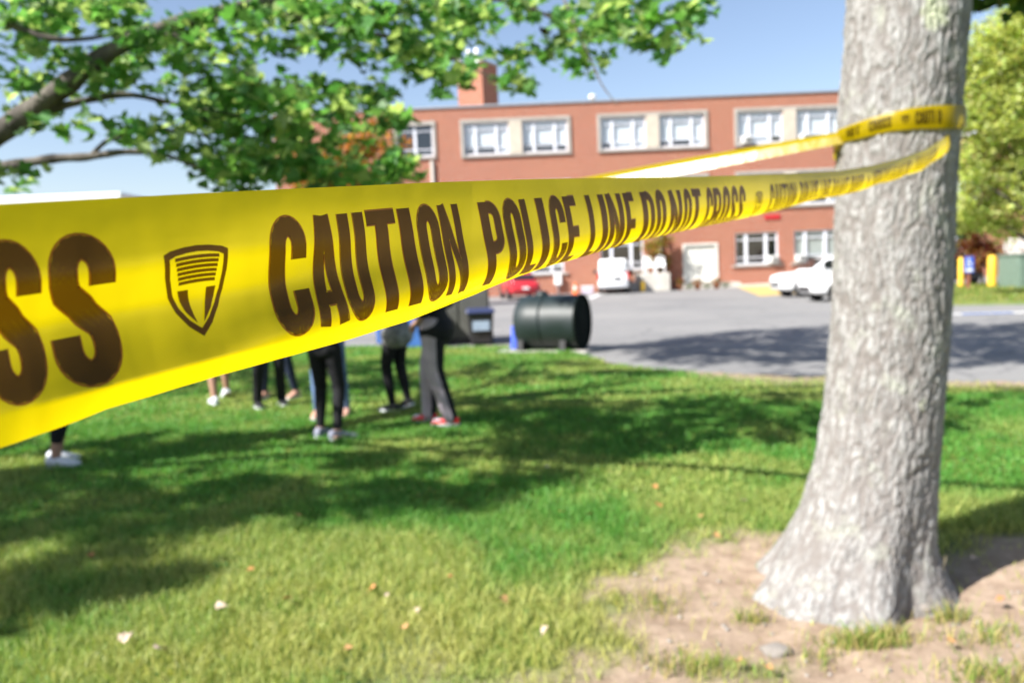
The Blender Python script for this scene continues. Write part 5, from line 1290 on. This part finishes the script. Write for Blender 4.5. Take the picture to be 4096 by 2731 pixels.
def person(label, feet, yaw, H, pants, top, shoe_m, skin=0, hair=0, hairlen=.16, arms='folded', hem=None, bare=None, legr=1.08, panel=None, long_top=0.0, toe=None, lifts=(0, 0), toes=(0, 0)):
    """feet: two ground points of the place; yaw: heading (0 faces away from the camera)"""
    f = [Vector((q.x, q.y, 0)) for q in feet]; root = (f[0]+f[1])/2; gz = float(lawn_z(np.float64(root.x), np.float64(root.y)))
    t = thing('person', label, 'person', (root.x, root.y, gz), yaw, 'people standing on the lawn')
    k = H/1.70; iv = Matrix.Rotation(-yaw, 3, 'Z'); F_ = [iv @ (q-root) for q in f]
    F_ = sorted(zip(F_, lifts, toes), key=lambda q: q[0].x)
    B = []                                              # bones: a, b, ra, rb, tag
    hz = .90*k; px_ = sum(q[0].y for q in F_)/2*.0
    def bone(a, b, ra, rb, tg): B.append((Vector(a), Vector(b), ra*k, rb*k, tg))
    for s, (ft, lift, ta) in zip((-1, 1), F_):
        hip = Vector((s*.085*k, 0, hz)); ank = Vector((ft.x, ft.y-.03*math.sin(lift), .085*k+.10*abs(math.sin(lift))+(.0)))
        mid = (hip+ank)/2; L = .832*k; dl = (hip-ank).length; bend = math.sqrt(max(0, (L/2)**2-(dl/2)**2)); kn = mid+Vector((s*.01, min(bend, .06)+.012, .02))
        if bare is None or bare < .0: pass
        bone(hip, kn, .088*legr, .062*legr, 'leg'); bone(kn, kn.lerp(ank, .45), .060*legr, .056*legr, 'leg'); bone(kn.lerp(ank, .45), ank, .054*legr, .040 if legr <= 1.09 else .050*legr, 'leg')
        bone(ank, ank+Vector((0, .0, -.05*k)), .036, .034, 'foot'); bone(ank+Vector((0, -.03, -.045*k)), ank+Vector((math.sin(-ta)*.10, .10*math.cos(ta), -.055*k)), .03, .026, 'foot')
    bone((-.05*k, 0, .93*k), (.05*k, 0, .93*k), .108, .108, 'hip'); bone((-.05*k, -.03, .90*k), (.05*k, -.03, .90*k), .095, .095, 'hip')
    bone((-.045*k, 0, 1.05*k), (.045*k, 0, 1.05*k), .098, .098, 'top'); bone((-.065*k, 0, 1.20*k), (.065*k, 0, 1.20*k), .105, .105, 'top'); bone((-.09*k, 0, 1.32*k), (.09*k, 0, 1.32*k), .095, .095, 'top'); bone((-.05*k, -.01, 1.40*k), (.05*k, -.01, 1.40*k), .05, .05, 'top')
    if long_top: bone((-.06*k, -.01, (.93-long_top)*k), (.06*k, -.01, (.93-long_top)*k), .150, .150, 'top'); bone((-.055*k, 0, .95*k), (.055*k, 0, .95*k), .12, .12, 'top')
    bone((0, -.005, 1.38*k), (0, .01, 1.50*k), .062, .055, 'skin')
    hc = Vector((0, .03*k, 1.578*k))
    bone(hc+Vector((0, -.012, .02))*k, hc+Vector((0, .012, .025))*k, .082, .078, 'skin'); bone(hc+Vector((0, .02, -.05))*k, hc+Vector((0, .035, -.075))*k, .056, .038, 'skin')
    bone(hc+Vector((0, .085, .005))*k, hc+Vector((0, .105, -.02))*k, .010, .014, 'skin'); bone(hc+Vector((-.03, .082, .03))*k, hc+Vector((.03, .082, .03))*k, .012, .012, 'skin')
    for s in (-1, 1): bone(hc+Vector((s*.083, -.0, -.012))*k, hc+Vector((s*.086, -.008, .018))*k, .012, .015, 'skin')
    pose = {'folded': ((.21, .0, 1.10), (.02, .20, 1.12)), 'phone': ((.22, -.02, 1.10), (.10, .25, 1.22)), 'pockets': ((.26, -.06, 1.10), (.19, .10, .98)), 'hips': ((.34, -.05, 1.14), (.20, .06, 1.02))}[arms]
    for s in (-1, 1):
        sh = Vector((s*.165, 0, 1.355))*k; el = Vector((s*pose[0][0], pose[0][1], pose[0][2]))*k; wr_ = Vector((s*pose[1][0], pose[1][1]+(.03 if s > 0 else 0), pose[1][2]+(.02 if s > 0 else -.02)))*k
        bone(sh, el, .052, .042, 'top'); bone(el, el.lerp(wr_, .6), .041, .034, 'top'); bone(el.lerp(wr_, .6), wr_, .032, .026, 'skin')
        d = (wr_-el).normalized(); side = d.cross(Vector((0, 0, 1))).normalized(); up_ = side.cross(d)
        pm = wr_+d*.05*k; bone(wr_+d*.015*k+side*.012*k, pm+side*.018*k, .022, .02, 'skin'); bone(wr_+d*.015*k-side*.012*k, pm-side*.018*k, .022, .02, 'skin')
        for q in range(4):
            o_ = side*((q-1.5)*.019*k); ln = (.042, .048, .045, .036)[q]*k
            a0 = pm+d*.018*k+o_; a1 = a0+d*ln*.6-up_*.008*k; a2 = a1+d*ln*.45-up_*.028*k; bone(a0, a1, .0095, .009, 'skin'); bone(a1, a2, .009, .008, 'skin')
        a0 = wr_+d*.02*k-side*s*.026*k; a1 = a0+d*.03*k-side*s*.022*k; a2 = a1+d*.028*k-side*s*.004*k; bone(a0, a1, .0115, .0105, 'skin'); bone(a1, a2, .0105, .009, 'skin')
    mb = MB()
    for a, b, ra, rb, tg in B:
        n = max(2, int((b-a).length/.03)); d = (b-a).normalized() if (b-a).length > 1e-6 else Vector((0, 0, 1))
        pts = [a+(b-a)*(q/n) for q in range(n+1)]; rd = [ra+(rb-ra)*q/n for q in range(n+1)]
        cap0 = [(a-d*ra*math.sin(w), ra*math.cos(w)) for w in (1.4, 1.0, .5)]; cap1 = [(b+d*rb*math.sin(w), rb*math.cos(w)) for w in (.5, 1.0, 1.4)]
        mb.tube([p for p, _ in cap0]+pts+[p for p, _ in cap1], [q for _, q in cap0]+rd+[q for _, q in cap1], 12)
    tmp = bpy.data.objects.new('tmp_body', mb.mesh('tmp_body', [])); col.objects.link(tmp)
    rm_ = tmp.modifiers.new('r', 'REMESH'); rm_.mode = 'VOXEL'; rm_.voxel_size = .0095; rm_.use_smooth_shade = True
    sm_ = tmp.modifiers.new('s', 'SMOOTH'); sm_.iterations = 4; sm_.factor = .5
    dg = bpy.context.evaluated_depsgraph_get(); me = bpy.data.meshes.new_from_object(tmp.evaluated_get(dg)); om = tmp.data; bpy.data.objects.remove(tmp); bpy.data.meshes.remove(om)
    me.name = 'body'
    n = len(me.polygons); C_ = np.empty(n*3, np.float32); me.polygons.foreach_get('center', C_); C_ = C_.reshape(-1, 3); N_ = np.empty(n*3, np.float32); me.polygons.foreach_get('normal', N_); N_ = N_.reshape(-1, 3)
    best = np.full(n, 9.); idx = np.zeros(n, int); mi = {'leg': 1, 'hip': 1, 'top': 2, 'skin': 0, 'foot': 0}
    for a, b, ra, rb, tg in B:
        a_, b_ = np.array(a), np.array(b); ab = b_-a_; q = np.clip(((C_-a_)@ab)/(ab@ab+1e-12), 0, 1); d = np.linalg.norm(C_-(a_+q[:, None]*ab), axis=1)-(ra+(rb-ra)*q)
        k_ = d < best; best[k_] = d[k_]; idx[k_] = mi[tg]
    if hem is not None: idx[(idx == 1) & (C_[:, 2] < hem)] = 0
    if panel is not None:
        wn_ = np.array(Matrix.Rotation(yaw, 3, 'Z')) @ N_.T
        idx[(idx == 1) & (wn_[0] > .45)] = 3
    for m_ in (SK[skin], pants, top, panel or pants): me.materials.append(m_)
    me.polygons.foreach_set('material_index', idx.astype(np.int32)); me.polygons.foreach_set('use_smooth', np.ones(n, bool))
    link('body', me, t)
    for (ft, lift, ta) in F_: shoe(t, (ft.x, ft.y, .10*abs(math.sin(lift))), ta, shoe_m, -lift, toe)
    hb = MB(); hb.ball(hc+Vector((0, -.016, .034))*k, (.092*k, .098*k, .090*k), n=18, k=12)
    if hairlen > .05:
        rings = []
        for q in range(7):
            w = q/6; rings.append([(.088*k*(1-.35*w)*math.cos(a)*(1+.05*math.sin(5*a+q)), (-.055-.02*w)*k+.045*k*(1-.3*w)*math.sin(a), hc.z+.04*k-w*(hairlen+.06)) for a in np.linspace(0, 2*np.pi, 14, endpoint=False)])
        hb.loft(rings)
    ho = hb.build('hair', HAIR[hair], t)
    # keep the face clear of hair
    bm = bmesh.new(); bm.from_mesh(ho.data); bmesh.ops.delete(bm, geom=[v for v in bm.verts if v.co.y > hc.y+.045*k and v.co.z < hc.z+.055*k], context='VERTS'); bm.to_mesh(ho.data); bm.free()
    for s in (-1, 1): MB().ball(hc+Vector((s*.030, .082, .006))*k, (.011*k, .008*k, .008*k)).build('eye', CL['white'], t); MB().ball(hc+Vector((s*.030, .0885, .006))*k, (.005*k, .003*k, .005*k)).build('pupil', CL['black'], t)
    MB().ball(hc+Vector((0, .082, -.052))*k, (.022*k, .008*k, .007*k)).build('lips', mat('lips', (.4, .13, .11), .5, var=.1), t)
    return t
G_ = lambda *q: [gpix(x, y, .04) for x, y in q]
person('person at far left in knee-length black shorts and white shoes', G_((57, 467), (58, 461)), R(-86), 1.66, CL['black'], CL['black2'], SHOE['white'], 1, 0, .2, 'folded', hem=.21)
person('person with bare legs and white trainers, farther back on the left', G_((215, 404), (227, 398)), R(35), 1.68, CL['teal'], CL['white'], SHOE['white'], 1, 1, .0, 'folded', hem=.62, lifts=(0, .5))
person('person in loose black trousers, legs apart, left of the group', G_((258, 407), (282, 404)), R(-150), 1.72, CL['black'], CL['black2'], SHOE['black'], 1, 1, .0, 'folded', legr=1.12, hem=.05)
person('person in dark navy trousers and tan sandals, behind the black trousers', G_((296, 397), (265, 398)), R(165), 1.70, CL['navy'], CL['teal'], SHOE['sand'], 0, 0, .22, 'phone', hem=.10)
person('person in tight black leggings with bare ankles, seen from behind', G_((321, 437), (338, 440)), R(-14), 1.60, CL['black'], CL['black2'], SHOE['grey'], 0, 2, .30, 'folded', hem=.11, toes=(0, -1.1))
person('person in pale blue jeans, mostly hidden behind the black leggings', G_((318, 417), (347, 415)), R(180), 1.70, CL['sky'], CL['white'], SHOE['sand'], 0, 0, .2, 'phone')
person('walking person in black jeans and a grey printed top', G_((393, 412), (408, 411)), R(60), 1.68, CL['black'], CL['camo'], SHOE['black'], 1, 1, .25, 'folded', lifts=(0, .35), long_top=.07)
person('person in grey track trousers with black sides and red-white shoes', G_((451, 427), (430, 423)), R(75), 1.84, CL['grey'], CL['black'], SHOE['red'], 1, 1, .0, 'pockets', legr=1.40, panel=CL['black'], long_top=.06, toe=SHOE['white'])
